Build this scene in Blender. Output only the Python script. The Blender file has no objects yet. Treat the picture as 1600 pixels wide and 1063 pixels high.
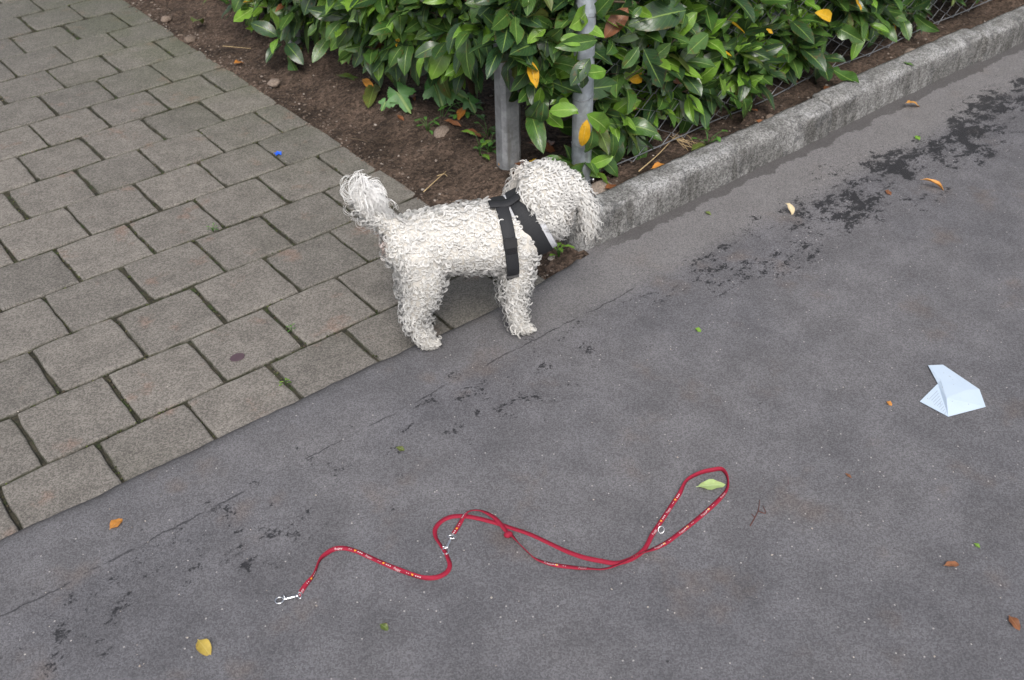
import bpy, bmesh, math, random
import numpy as np
from mathutils import Vector, Matrix, noise
from mathutils.bvhtree import BVHTree

rnd = random.Random(7)
rng = np.random.default_rng(11)
scene = bpy.context.scene
COL = scene.collection

# ---------------------------------------------------------------- camera
CAM_R = np.array([[0.7759874465, -0.6305239540, -0.0168233847],      # right
                  [-0.3974649745, -0.4681029567, -0.7892409112],     # down
                  [0.4897602238, 0.6191277456, -0.6138532054]])      # forward
CAM_C = np.array([-0.50033714, -2.62815259, 1.49444827])
FPX = 1605.484
cam = bpy.data.cameras.new('camera')
cam.sensor_width = 36.0
cam.lens = FPX / 1600 * 36.0
cam.clip_start = 0.05
cam.clip_end = 400
cam.dof.use_dof = True
cam.dof.focus_distance = 2.35
cam.dof.aperture_fstop = 6.3
cam_o = bpy.data.objects.new('camera', cam)
COL.objects.link(cam_o)
m = Matrix.Identity(4)
for i in range(3):
    m[i][0] = CAM_R[0][i]; m[i][1] = -CAM_R[1][i]; m[i][2] = -CAM_R[2][i]; m[i][3] = CAM_C[i]
cam_o.matrix_world = m
scene.camera = cam_o

# ---------------------------------------------------------------- sky, sun, exposure
SUN_EL, SUN_AZ = math.radians(50), math.radians(214)      # azimuth clockwise from +y
w = bpy.data.worlds.new('World'); scene.world = w; w.use_nodes = True
nt = w.node_tree
sky = nt.nodes.new('ShaderNodeTexSky'); sky.sky_type = 'NISHITA'; sky.sun_disc = False
sky.sun_elevation = SUN_EL; sky.sun_rotation = SUN_AZ
sky.air_density = 1.0; sky.dust_density = 4.0; sky.ozone_density = 1.0
hs = nt.nodes.new('ShaderNodeHueSaturation'); hs.inputs['Saturation'].default_value = 0.42
bg = nt.nodes['Background']; bg.inputs[1].default_value = 0.115
nt.links.new(sky.outputs[0], hs.inputs['Color']); nt.links.new(hs.outputs[0], bg.inputs[0])
sun = bpy.data.lights.new('sun', 'SUN'); sun.energy = 1.35; sun.angle = math.radians(24); sun.color = (1.0, 0.965, 0.92)
sun_o = bpy.data.objects.new('sun', sun); COL.objects.link(sun_o)
sd = Vector((math.sin(SUN_AZ) * math.cos(SUN_EL), math.cos(SUN_AZ) * math.cos(SUN_EL), math.sin(SUN_EL)))
sun_o.rotation_euler = sd.to_track_quat('Z', 'Y').to_euler()
scene.view_settings.view_transform = 'Standard'
scene.view_settings.look = 'None'
scene.view_settings.gamma = 1.0
scene.view_settings.exposure = 0.66
scene.render.engine = 'CYCLES'
scene.cycles.diffuse_bounces = 6

# ---------------------------------------------------------------- helpers
ZR = 0.010                                                # road surface height

def ray(px, py):
    return CAM_R.T @ np.array([(px - 800) / FPX, (py - 531.5) / FPX, 1.0])

def at(px, py, z=ZR):
    d = ray(px, py); s = (z - CAM_C[2]) / d[2]
    return Vector(CAM_C + s * d)

def topx(p):
    q = CAM_R @ (np.array(p) - CAM_C)
    return FPX * q[0] / q[2] + 800, FPX * q[1] / q[2] + 531.5, q[2]

def tag(o, label=None, cat=None, group=None, kind=None):
    if label: o['label'] = label
    if cat: o['category'] = cat
    if group: o['group'] = group
    if kind: o['kind'] = kind
    return o

def link(name, mesh, parent=None, mats=()):
    o = bpy.data.objects.new(name, mesh); COL.objects.link(o)
    if parent: o.parent = parent
    for mt in mats:
        mesh.materials.append(mt)
    return o

def empty(name, loc=(0, 0, 0), rz=0.0):
    o = bpy.data.objects.new(name, None); COL.objects.link(o)
    o.location = loc; o.rotation_euler = (0, 0, rz); o.empty_display_size = 0.05
    return o

def mesh_np(name, V, F, smooth=True, matidx=None, attrs=None):
    """V (n,3); F (m,k) with equal k."""
    me = bpy.data.meshes.new(name)
    V = np.asarray(V, np.float32); F = np.asarray(F, np.int32)
    k = F.shape[1]
    me.vertices.add(len(V)); me.vertices.foreach_set('co', V.ravel())
    me.loops.add(F.size); me.loops.foreach_set('vertex_index', F.ravel())
    me.polygons.add(len(F))
    me.polygons.foreach_set('loop_start', np.arange(0, F.size, k, dtype=np.int32))
    me.polygons.foreach_set('loop_total', np.full(len(F), k, np.int32))
    if smooth: me.polygons.foreach_set('use_smooth', np.ones(len(F), bool))
    if matidx is not None: me.polygons.foreach_set('material_index', np.asarray(matidx, np.int32))
    me.update(calc_edges=True)
    for an, (typ, dom, data) in (attrs or {}).items():
        a = me.attributes.new(an, typ, dom)
        data = np.asarray(data, np.float32)
        if typ == 'FLOAT': a.data.foreach_set('value', data.ravel())
        elif typ == 'FLOAT_COLOR': a.data.foreach_set('color', data.ravel())
    me.validate()
    return me

def tube_np(paths, radii, sides=4, closed=False):
    """paths (n,M,3) radii (n,M) -> V,F of open tubes."""
    P = np.asarray(paths, float); n, M, _ = P.shape
    T = np.gradient(P, axis=1)
    if closed:
        T = np.roll(P, -1, 1) - np.roll(P, 1, 1)
    T /= np.linalg.norm(T, axis=2, keepdims=True) + 1e-12
    ref = np.zeros_like(T); ref[..., 2] = 1
    bad = np.abs(T[..., 2]).mean(1) > 0.9
    ref[bad] = (1, 0, 0)
    A = np.cross(T, ref); A /= np.linalg.norm(A, axis=2, keepdims=True) + 1e-9
    B = np.cross(T, A)
    R = np.broadcast_to(np.asarray(radii, float), (n, M))
    ang = np.arange(sides) * 2 * np.pi / sides
    V = P[:, :, None, :] + R[:, :, None, None] * (np.cos(ang)[None, None, :, None] * A[:, :, None, :] + np.sin(ang)[None, None, :, None] * B[:, :, None, :])
    idx = np.arange(n * M * sides).reshape(n, M, sides)
    a = idx if closed else idx[:, :-1]
    b = np.roll(idx, -1, 1) if closed else idx[:, 1:]
    F = np.stack([a, np.roll(a, -1, 2), np.roll(b, -1, 2), b], -1).reshape(-1, 4)
    return V.reshape(-1, 3), F

def tube(name, pts, r, mat, parent=None, sides=8, closed=False):
    r = np.asarray(r, float)
    V, F = tube_np(np.array([[tuple(p) for p in pts]]), r[None] if r.ndim == 1 else r, sides, closed)
    if not closed:   # taper the ends shut
        n = len(pts)
        F = [list(f) for f in F]
        V = list(map(tuple, V))
        me = bpy.data.meshes.new(name)
        me.from_pydata(V, [], F + [list(range(sides))[::-1], list(range((n - 1) * sides, n * sides))])
        for p in me.polygons: p.use_smooth = True
        return link(name, me, parent, [mat])
    return link(name, mesh_np(name, V, F), parent, [mat])

def catmull(pts, n):
    P = [np.array(p, float) for p in pts]
    P = [2 * P[0] - P[1]] + P + [2 * P[-1] - P[-2]]
    out = []
    for i in range(1, len(P) - 2):
        for k in range(n):
            t = k / n
            a, b, c, d = P[i - 1], P[i], P[i + 1], P[i + 2]
            out.append(0.5 * (2 * b + (c - a) * t + (2 * a - 5 * b + 4 * c - d) * t * t + (3 * b - a - 3 * c + d) * t ** 3))
    out.append(P[-2])
    return np.array(out)

# ---------------------------------------------------------------- material helpers
class MB:
    def __init__(s, name):
        s.m = bpy.data.materials.new(name); s.m.use_nodes = True
        s.nt = s.m.node_tree; s.b = s.nt.nodes['Principled BSDF']; s.out = s.nt.nodes['Material Output']
    def n(s, typ, **kw):
        nd = s.nt.nodes.new(typ)
        for k, v in kw.items():
            if hasattr(nd, k) and k not in nd.inputs: setattr(nd, k, v)
            else: s.set(nd.inputs[k], v)
        return nd
    def set(s, sock, v):
        if isinstance(v, bpy.types.NodeSocket): s.nt.links.new(v, sock)
        elif isinstance(v, bpy.types.Node): s.nt.links.new(v.outputs[0], sock)
        elif isinstance(v, tuple) and len(v) == 3 and sock.type == 'RGBA': sock.default_value = (*v, 1)
        else: sock.default_value = v
    def p(s, **kw):
        for k, v in kw.items(): s.set(s.b.inputs[k.replace('_', ' ')], v)
        return s
    def math(s, op, a, b=0.0, c=0.0, clamp=False):
        nd = s.nt.nodes.new('ShaderNodeMath'); nd.operation = op; nd.use_clamp = clamp
        s.set(nd.inputs[0], a); s.set(nd.inputs[1], b); s.set(nd.inputs[2], c)
        return nd.outputs[0]
    def mix(s, f, a, b, mode='MIX'):
        nd = s.nt.nodes.new('ShaderNodeMix'); nd.data_type = 'RGBA'; nd.blend_type = mode
        s.set(nd.inputs['Factor'], f); s.set(nd.inputs['A'], a); s.set(nd.inputs['B'], b)
        # Mix node has several A/B sockets, pick colour ones
        return nd
    def cmix(s, f, a, b, mode='MIX'):
        nd = s.nt.nodes.new('ShaderNodeMix'); nd.data_type = 'RGBA'; nd.blend_type = mode
        s.set(nd.inputs[0], f); s.set(nd.inputs[6], a); s.set(nd.inputs[7], b)
        return nd.outputs[2]
    def noise(s, scale, detail=4, rough=0.55, vec=None, dist=0.0):
        nd = s.n('ShaderNodeTexNoise', Scale=scale, Detail=detail, Roughness=rough, Distortion=dist)
        s.set(nd.inputs['Vector'], vec if vec is not None else s.obj())
        return nd.outputs['Fac']
    def obj(s):
        if not hasattr(s, '_tc'): s._tc = s.n('ShaderNodeNewGeometry').outputs['Position']
        return s._tc
    def vor(s, scale, vec=None, feature='F1'):
        nd = s.n('ShaderNodeTexVoronoi', Scale=scale); nd.feature = feature
        s.set(nd.inputs['Vector'], vec if vec is not None else s.obj())
        return nd
    def ramp(s, f, lo, hi, a=0.0, b=1.0):
        nd = s.n('ShaderNodeMapRange'); nd.interpolation_type = 'SMOOTHSTEP'
        s.set(nd.inputs['Value'], f)
        for k, v in zip(('From Min', 'From Max', 'To Min', 'To Max'), (lo, hi, a, b)): s.set(nd.inputs[k], v)
        return nd.outputs[0]
    def bump(s, h, strength=0.5, dist=0.002, normal=None):
        nd = s.n('ShaderNodeBump', Strength=strength, Distance=dist, Height=h)
        if normal is not None: s.set(nd.inputs['Normal'], normal)
        s.set(s.b.inputs['Normal'], nd)
        return nd.outputs[0]
    def sep(s, v=None):
        nd = s.n('ShaderNodeSeparateXYZ'); s.set(nd.inputs[0], v if v is not None else s.obj())
        return nd.outputs
    def scalec(s, c, f):
        """colour times scalar"""
        nd = s.nt.nodes.new('ShaderNodeVectorMath'); nd.operation = 'SCALE'
        s.set(nd.inputs[0], c); s.set(nd.inputs['Scale'], f)
        return nd.outputs[0]

def plain(name, col, rough=0.6, metal=0.0, var=0.15, scale=120, bump=0.2, bd=0.0005, spec=0.5):
    M = MB(name)
    f = M.noise(scale, 4)
    c = M.cmix(f, tuple(x * (1 - var) for x in col), tuple(min(1, x * (1 + var)) for x in col))
    M.p(Base_Color=c, Roughness=rough, Metallic=metal)
    M.b.inputs['Specular IOR Level'].default_value = spec
    M.bump(f, bump, bd)
    return M.m

def speckle(M, base, cell, amp, fine=900, fam=0.25):
    """aggregate speckle: per-cell brightness on a base colour"""
    v = M.vor(cell)
    r = M.sep(v.outputs['Color'])[0]
    k = M.ramp(r, 0.0, 1.0, 1 - amp, 1 + amp)
    f = M.noise(fine, 2)
    k2 = M.ramp(f, 0.3, 0.7, 1 - fam, 1 + fam)
    return M.scalec(base, M.math('MULTIPLY', k, k2)), v, f

def mat_asphalt():
    M = MB('asphalt')
    x, y, z = M.sep()
    big = M.noise(1.6, 5, 0.6)
    med = M.noise(9, 5, 0.6)
    base = M.cmix(M.ramp(big, 0.35, 0.65), (0.112, 0.110, 0.120), (0.138, 0.134, 0.142))
    brown = M.ramp(M.noise(5.5, 4, 0.6), 0.56, 0.72)
    base = M.cmix(M.math('MULTIPLY', brown, 0.5), base, (0.135, 0.108, 0.095))
    base = M.scalec(base, M.ramp(med, 0.3, 0.7, 0.86, 1.14))
    # dusty pale apron strip beside kerb and paving
    yw = M.math('ADD', y, M.math('MULTIPLY', M.math('SUBTRACT', M.noise(6, 3), 0.5), 0.06))
    dust = M.math('MULTIPLY', M.ramp(yw, -1.22, -1.12), M.ramp(x, 0.45, 1.1, 0.10, 0.58))
    base = M.cmix(dust, base, (0.205, 0.195, 0.192))
    col, v, fine = speckle(M, base, 380, 0.24, 1100, 0.16)
    # pale chips in the aggregate
    ch = M.vor(85)
    cr = M.sep(ch.outputs['Color'])
    chip = M.math('MULTIPLY', M.math('GREATER_THAN', cr[1], 0.90), M.math('LESS_THAN', ch.outputs['Distance'], M.math('MULTIPLY', cr[2], 0.16)))
    col = M.cmix(chip, col, (0.38, 0.36, 0.35))
    # bitumen blotches along the seam strip, denser further along the kerb
    yb = M.math('ABSOLUTE', M.math('ADD', y, M.math('ADD', 1.245, M.math('MULTIPLY', M.math('SUBTRACT', M.noise(2.2, 2), 0.5), 0.16))))
    band = M.ramp(yb, 0.05, 0.24, 1.0, 0.0)
    wx = M.ramp(x, 0.7, 2.5, 0.54, 1.34)
    wl = M.ramp(x, 0.10, 0.75, 0.0, 0.30)
    wgt = M.math('MULTIPLY', band, M.math('SUBTRACT', wx, M.math('MULTIPLY', M.math('LESS_THAN', x, 0.6), M.math('SUBTRACT', 0.0, 0.05))))
    mp = M.n('ShaderNodeMapping'); M.set(mp.inputs['Vector'], M.obj()); mp.inputs['Scale'].default_value = (0.7, 1.0, 1.0)
    bn = M.math('ADD', M.noise(30, 9, 0.74, mp.outputs[0], 0.35), M.math('MULTIPLY', M.math('SUBTRACT', M.noise(170, 3, 0.6), 0.5), 0.34))
    cl = M.noise(5.0, 3, 0.6)
    thr = M.math('SUBTRACT', 0.715, M.math('MULTIPLY', wgt, M.ramp(cl, 0.35, 0.62, 0.10, 0.225)))
    blot = M.ramp(M.math('SUBTRACT', bn, thr), -0.018, 0.022)
    # second, sparser field elsewhere on the road
    bn2 = M.math('ADD', M.noise(30, 9, 0.75, mp.outputs[0], 0.5), M.math('MULTIPLY', M.math('SUBTRACT', M.noise(170, 3, 0.6), 0.5), 0.34))
    blot2 = M.math('MULTIPLY', M.ramp(bn2, 0.67, 0.71), M.ramp(M.noise(1.3, 2), 0.52, 0.62))
    # hairline seam
    ys = M.math('ADD', y, M.math('ADD', 1.165, M.math('MULTIPLY', M.math('SUBTRACT', M.noise(14, 5, 0.7), 0.5), 0.03)))
    seam = M.math('MULTIPLY', M.math('LESS_THAN', M.math('ABSOLUTE', ys), 0.0018), M.math('MULTIPLY', M.ramp(M.noise(20, 3), 0.40, 0.52), M.math('LESS_THAN', x, 1.05)))
    # damp ragged strip along the kerb foot
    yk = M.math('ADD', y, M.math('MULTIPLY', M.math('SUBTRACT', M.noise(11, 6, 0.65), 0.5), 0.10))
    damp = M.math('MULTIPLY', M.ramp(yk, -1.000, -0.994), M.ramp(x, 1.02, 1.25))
    dark = M.math('MAXIMUM', M.math('MAXIMUM', blot, M.math('MULTIPLY', blot2, 0.8)), M.math('MULTIPLY', seam, 0.8))
    col = M.cmix(M.math('MULTIPLY', dark, 0.86), col, (0.016, 0.016, 0.019))
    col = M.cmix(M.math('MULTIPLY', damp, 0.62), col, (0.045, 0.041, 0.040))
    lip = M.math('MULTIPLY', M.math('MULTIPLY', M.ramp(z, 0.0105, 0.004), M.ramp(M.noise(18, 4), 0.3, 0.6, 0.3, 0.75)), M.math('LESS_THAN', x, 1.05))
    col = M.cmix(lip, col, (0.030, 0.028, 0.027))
    M.p(Base_Color=col, Roughness=M.ramp(dark, 0, 1, 0.85, 0.6))
    M.b.inputs['Specular IOR Level'].default_value = 0.35
    h = M.math('SUBTRACT', M.math('ADD', M.math('MULTIPLY', v.outputs['Distance'], -0.6), M.math('MULTIPLY', fine, 0.7)), M.math('MULTIPLY', dark, 0.6))
    M.bump(h, 0.55, 0.0018)
    return M.m

def mat_paver():
    M = MB('concrete_paver')
    x, y, z = M.sep()
    r = M.n('ShaderNodeObjectInfo').outputs['Random']
    base = M.cmix(r, (0.150, 0.139, 0.126), (0.190, 0.174, 0.156))
    med = M.noise(14, 5, 0.6)
    base = M.scalec(base, M.ramp(med, 0.3, 0.7, 0.86, 1.12))
    red = M.ramp(M.noise(8, 4, 0.6), 0.585, 0.70)
    base = M.cmix(M.math('MULTIPLY', red, 0.55), base, (0.215, 0.145, 0.115))
    # algae on the stones by the planting bed
    gx = M.ramp(x, 0.35, 0.95); gy = M.ramp(y, -0.5, 2.2, 0.15, 1.0)
    g = M.math('MULTIPLY', M.math('MULTIPLY', gx, gy), M.ramp(M.noise(5, 4), 0.35, 0.6, 0.35, 1.0))
    base = M.cmix(M.math('MULTIPLY', g, 0.75), base, (0.098, 0.112, 0.060))
    far = M.ramp(y, 0.2, 2.3, 0.0, 0.55)  # shade and lens falloff up the drive, painted into the paver colour
    base = M.cmix(M.math('MULTIPLY', far, M.ramp(M.noise(3, 4), 0.3, 0.6, 0.5, 1.0)), base, (0.092, 0.092, 0.082))
    col, v, fine = speckle(M, base, 320, 0.30, 900, 0.18)
    # moss creeping up the arrises
    e = M.ramp(z, -0.006, -0.0015, 1.0, 0.0)
    col = M.cmix(M.math('MULTIPLY', e, M.ramp(M.noise(30, 3), 0.35, 0.6, 0.35, 0.95)), col, (0.045, 0.047, 0.028))
    M.p(Base_Color=col, Roughness=0.9)
    M.b.inputs['Specular IOR Level'].default_value = 0.3
    M.bump(M.math('ADD', M.math('MULTIPLY', v.outputs['Distance'], -0.5), fine), 0.55, 0.0014)
    return M.m

def mat_soil():
    M = MB('soil')
    big = M.noise(5, 5, 0.6)
    base = M.cmix(M.ramp(big, 0.35, 0.65), (0.050, 0.035, 0.026), (0.118, 0.083, 0.063))
    col, v, fine = speckle(M, base, 120, 0.45, 420, 0.3)
    ch = M.vor(75); cr = M.sep(ch.outputs['Color'])
    chip = M.math('MULTIPLY', M.math('GREATER_THAN', cr[0], 0.86), M.math('LESS_THAN', ch.outputs['Distance'], M.math('MULTIPLY', cr[2], 0.33)))
    col = M.cmix(chip, col, (0.22, 0.17, 0.13))
    M.p(Base_Color=col, Roughness=0.95)
    M.b.inputs['Specular IOR Level'].default_value = 0.25
    M.bump(M.math('ADD', v.outputs['Distance'], M.math('ADD', fine, M.noise(60, 5))), 0.9, 0.006)
    return M.m

def mat_joint():
    M = MB('joint_sand')
    f = M.noise(45, 5, 0.65)
    c = M.cmix(M.ramp(f, 0.4, 0.6), (0.022, 0.021, 0.014), (0.052, 0.046, 0.030))
    c = M.cmix(M.ramp(M.noise(20, 4), 0.55, 0.66), c, (0.033, 0.052, 0.014))
    M.p(Base_Color=c, Roughness=0.95); M.bump(M.noise(160, 4), 0.9, 0.004)
    return M.m

def mat_kerb():
    M = MB('granite_kerb')
    x, y, z = M.sep()
    base = M.cmix(M.ramp(M.noise(7, 5, 0.65), 0.35, 0.65), (0.175, 0.172, 0.166), (0.300, 0.296, 0.290))
    st = M.n('ShaderNodeMapping'); M.set(st.inputs['Vector'], M.obj()); st.inputs['Scale'].default_value = (1, 1, 0.25)
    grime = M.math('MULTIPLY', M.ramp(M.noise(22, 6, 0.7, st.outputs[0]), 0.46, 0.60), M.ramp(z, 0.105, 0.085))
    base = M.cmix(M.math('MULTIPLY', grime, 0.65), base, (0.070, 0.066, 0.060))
    wear = M.math('MULTIPLY', M.ramp(M.noise(11, 5, 0.7), 0.45, 0.62), M.ramp(z, 0.085, 0.105))
    base = M.cmix(M.math('MULTIPLY', wear, 0.6), base, (0.42, 0.42, 0.425))
    patch = M.ramp(M.noise(16, 5, 0.7, dist=0.4), 0.56, 0.62)
    base = M.cmix(M.math('MULTIPLY', patch, 0.5), base, (0.09, 0.09, 0.093))
    col, v, fine = speckle(M, base, 240, 0.40, 700, 0.25)
    M.p(Base_Color=col, Roughness=0.88)
    M.b.inputs['Specular IOR Level'].default_value = 0.35
    M.bump(M.math('ADD', M.math('MULTIPLY', v.outputs['Distance'], -0.5), M.math('ADD', fine, M.noise(70, 6, 0.7))), 0.8, 0.004)
    return M.m

def mat_leaf(name, dark, light, rough=0.33, spots=0.0, spotcol=(0.16, 0.07, 0.02), trans=0.12, rib=(0.22, 0.33, 0.08)):
    M = MB(name)
    uv = M.n('ShaderNodeUVMap').outputs[0]
    u, v, _ = M.sep(uv)
    att = M.n('ShaderNodeAttribute'); att.attribute_name = 'rnd'
    r = att.outputs['Fac']
    c = M.cmix(r, dark, light)
    c = M.scalec(c, M.ramp(M.noise(30, 4), 0.3, 0.7, 0.8, 1.2))
    a = M.math('ABSOLUTE', M.math('SUBTRACT', u, 0.5))
    wv = M.math('SINE', M.math('SUBTRACT', M.math('MULTIPLY', v, 62.0), M.math('MULTIPLY', a, 34.0)))
    vein = M.ramp(wv, 0.86, 1.0)
    mid = M.ramp(a, 0.012, 0.042, 1.0, 0.0)
    c = M.cmix(M.math('MULTIPLY', vein, 0.16), c, rib)
    c = M.cmix(M.math('MULTIPLY', mid, 0.75), c, rib)
    if spots:
        s = M.math('MULTIPLY', M.ramp(M.noise(55, 3), 0.62, 0.68), spots)
        edge = M.math('MULTIPLY', M.ramp(a, 0.36, 0.5), M.ramp(M.noise(40, 3), 0.52, 0.6))
        c = M.cmix(M.math('MAXIMUM', s, M.math('MULTIPLY', edge, spots)), c, spotcol)
    M.p(Base_Color=c, Roughness=rough)
    M.b.inputs['Specular IOR Level'].default_value = 0.5
    hh = M.math('SUBTRACT', M.math('MULTIPLY', vein, -0.4), mid)
    M.bump(M.math('ADD', hh, M.math('MULTIPLY', M.noise(60, 3), 0.8)), 0.45, 0.0015)
    tr = M.n('ShaderNodeBsdfTranslucent')
    hsv = M.n('ShaderNodeHueSaturation', Value=1.6, Color=c)
    M.set(tr.inputs['Color'], hsv)
    ms = M.n('ShaderNodeMixShader'); ms.inputs[0].default_value = trans
    M.nt.links.new(M.b.outputs[0], ms.inputs[1]); M.nt.links.new(tr.outputs[0], ms.inputs[2])
    M.nt.links.new(ms.outputs[0], M.out.inputs[0])
    return M.m

def mat_galv(name, c0, c1):
    M = MB(name)
    f = M.noise(18, 5, 0.65); v = M.vor(90)
    c = M.cmix(M.ramp(f, 0.35, 0.65), c0, c1)
    c = M.scalec(c, M.ramp(M.sep(v.outputs['Color'])[0], 0, 1, 0.9, 1.1))
    drip = M.n('ShaderNodeMapping'); M.set(drip.inputs['Vector'], M.obj()); drip.inputs['Scale'].default_value = (1, 1, 0.12)
    c = M.cmix(M.math('MULTIPLY', M.ramp(M.noise(40, 4, 0.6, drip.outputs[0]), 0.55, 0.7), 0.45), c, (0.13, 0.12, 0.10))
    M.p(Base_Color=c, Roughness=M.ramp(f, 0.3, 0.7, 0.45, 0.65), Metallic=0.35)
    M.bump(f, 0.25, 0.001)
    return M.m

def mat_fur(name, col, trans=0.16):
    M = MB(name)
    att = M.n('ShaderNodeAttribute'); att.attribute_name = 'tint'
    M.p(Base_Color=att.outputs['Color'], Roughness=0.55)
    M.b.inputs['Specular IOR Level'].default_value = 0.3
    tr = M.n('ShaderNodeBsdfTranslucent'); M.set(tr.inputs['Color'], att.outputs['Color'])
    ms = M.n('ShaderNodeMixShader'); ms.inputs[0].default_value = trans
    M.nt.links.new(M.b.outputs[0], ms.inputs[1]); M.nt.links.new(tr.outputs[0], ms.inputs[2])
    M.nt.links.new(ms.outputs[0], M.out.inputs[0])
    return M.m

def mat_webbing(name, col, freq=900):
    M = MB(name)
    uv = M.n('ShaderNodeUVMap').outputs[0]
    u, v, _ = M.sep(uv)
    wv = M.math('MULTIPLY', M.math('SINE', M.math('MULTIPLY', u, freq)), M.math('SINE', M.math('MULTIPLY', v, freq)))
    c = M.scalec(col, M.ramp(wv, -1, 1, 0.8, 1.25))
    M.p(Base_Color=c, Roughness=0.7); M.bump(wv, 0.4, 0.0006)
    return M.m

MAT = dict(
    asphalt=mat_asphalt(), paver=mat_paver(), soil=mat_soil(), joint=mat_joint(), kerb=mat_kerb(),
    leaf_dark=mat_leaf('leaf_dark', (0.020, 0.052, 0.020), (0.038, 0.082, 0.030), 0.28, 0.35),
    leaf_mid=mat_leaf('leaf_mid', (0.036, 0.090, 0.018), (0.068, 0.138, 0.032), 0.25, 0.3),
    leaf_young=mat_leaf('leaf_young', (0.105, 0.225, 0.024), (0.165, 0.300, 0.040), 0.27, 0.0, rib=(0.35, 0.5, 0.12)),
    leaf_olive=mat_leaf('leaf_olive', (0.070, 0.110, 0.020), (0.120, 0.140, 0.035), 0.4, 0.7),
    leaf_yellow=mat_leaf('leaf_yellow', (0.62, 0.33, 0.015), (0.75, 0.46, 0.02), 0.4, 0.5, (0.12, 0.05, 0.02), 0.2, (0.7, 0.5, 0.1)),
    leaf_brown=mat_leaf('leaf_brown', (0.17, 0.060, 0.022), (0.26, 0.105, 0.045), 0.45, 0.3, (0.06, 0.03, 0.02), 0.1, (0.3, 0.15, 0.07)),
    leaf_orange=mat_leaf('leaf_orange', (0.46, 0.170, 0.030), (0.62, 0.300, 0.060), 0.5, 0.4, (0.2, 0.07, 0.02), 0.1, (0.55, 0.3, 0.1)),
    leaf_pale=mat_leaf('leaf_pale', (0.34, 0.47, 0.16), (0.42, 0.55, 0.22), 0.45, 0.2, (0.3, 0.1, 0.05), 0.15, (0.5, 0.6, 0.32)),
    leaf_mustard=mat_leaf('leaf_mustard', (0.34, 0.24, 0.04), (0.46, 0.34, 0.07), 0.5, 0.5, (0.2, 0.1, 0.03), 0.12, (0.5, 0.4, 0.12)),
    leaf_cream=mat_leaf('leaf_cream', (0.55, 0.45, 0.28), (0.65, 0.55, 0.36), 0.6, 0.3, (0.2, 0.12, 0.05), 0.1, (0.6, 0.5, 0.35)),
    maple=mat_leaf('maple_leaf', (0.045, 0.150, 0.030), (0.075, 0.205, 0.045), 0.45, 0.1),
    weed=mat_leaf('weed_leaf', (0.035, 0.120, 0.020), (0.080, 0.220, 0.030), 0.45, 0.0),
    twig=plain('bark', (0.105, 0.075, 0.050), 0.85, 0, 0.4, 90, 0.6, 0.002),
    straw=plain('dry_straw', (0.46, 0.34, 0.18), 0.8, 0, 0.3),
    redtwig=plain('dark_red_twig', (0.10, 0.035, 0.028), 0.7),
    galv=mat_galv('galvanised_post', (0.24, 0.25, 0.262), (0.35, 0.362, 0.38)),
    tube_galv=mat_galv('galvanised_tube', (0.30, 0.33, 0.37), (0.42, 0.455, 0.50)),
    wire=plain('galvanised_wire', (0.30, 0.31, 0.33), 0.45, 0.6),
    chrome=plain('nickel_plate', (0.72, 0.72, 0.74), 0.22, 1.0, 0.05, 60, 0.05),
    fur=mat_fur('curly_white_fur', None), skin=plain('shade_toned_undercoat', (0.60, 0.57, 0.52), 0.9, 0, 0.05),  # undercoat colour darkened to act as shadow in the gaps between curls
    nose=plain('black_nose', (0.012, 0.011, 0.011), 0.35, 0, 0.2, 300, 0.6),
    eye=plain('dark_eye', (0.010, 0.007, 0.005), 0.08, 0, 0.1, 50, 0.0),
    web_black=mat_webbing('black_webbing', (0.014, 0.015, 0.018), 1500),
    web_grey=mat_webbing('grey_padding', (0.52, 0.53, 0.56), 2200),
    plastic=plain('black_plastic', (0.015, 0.015, 0.017), 0.35),
    web_red=mat_webbing('red_webbing', (0.285, 0.004, 0.028), 2600),
    print_white=plain('white_print', (0.66, 0.55, 0.56), 0.6), print_orange=plain('orange_print', (0.85, 0.40, 0.03), 0.6),
    blue=plain('blue_scrap', (0.02, 0.12, 0.75), 0.4), gum=plain('trodden_gum', (0.080, 0.050, 0.062), 0.6, 0, 0.25, 90),
    ink=plain('grey_ink', (0.33, 0.39, 0.47), 0.8),
)
def mat_stone():
    M = MB('pebble'); r = M.n('ShaderNodeAttribute'); r.attribute_name = 'rnd'
    ramp = M.n('ShaderNodeValToRGB'); M.set(ramp.inputs[0], r.outputs['Fac'])
    e = ramp.color_ramp.elements; e[0].color = (0.075, 0.055, 0.043, 1); e[1].color = (0.46, 0.42, 0.38, 1)
    k = ramp.color_ramp.elements.new(0.6); k.color = (0.19, 0.145, 0.115, 1)
    c = M.scalec(ramp.outputs[0], M.ramp(M.noise(200, 4), 0.3, 0.7, 0.7, 1.3))
    M.p(Base_Color=c, Roughness=0.85); M.bump(M.noise(260, 3), 0.4, 0.001)
    return M.m
MAT['stone'] = mat_stone()
def mat_paper():
    M = MB('paper')
    f = M.noise(25, 4)
    c = M.cmix(f, (0.46, 0.56, 0.68), (0.54, 0.63, 0.74))
    sp = M.math('GREATER_THAN', M.noise(150, 3), 0.705)
    c = M.cmix(M.math('MULTIPLY', sp, 0.75), c, (0.2, 0.19, 0.17))
    M.p(Base_Color=c, Roughness=0.7); M.bump(M.noise(40, 3), 0.2, 0.001)
    return M.m
MAT['paper'] = mat_paper()

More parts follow.
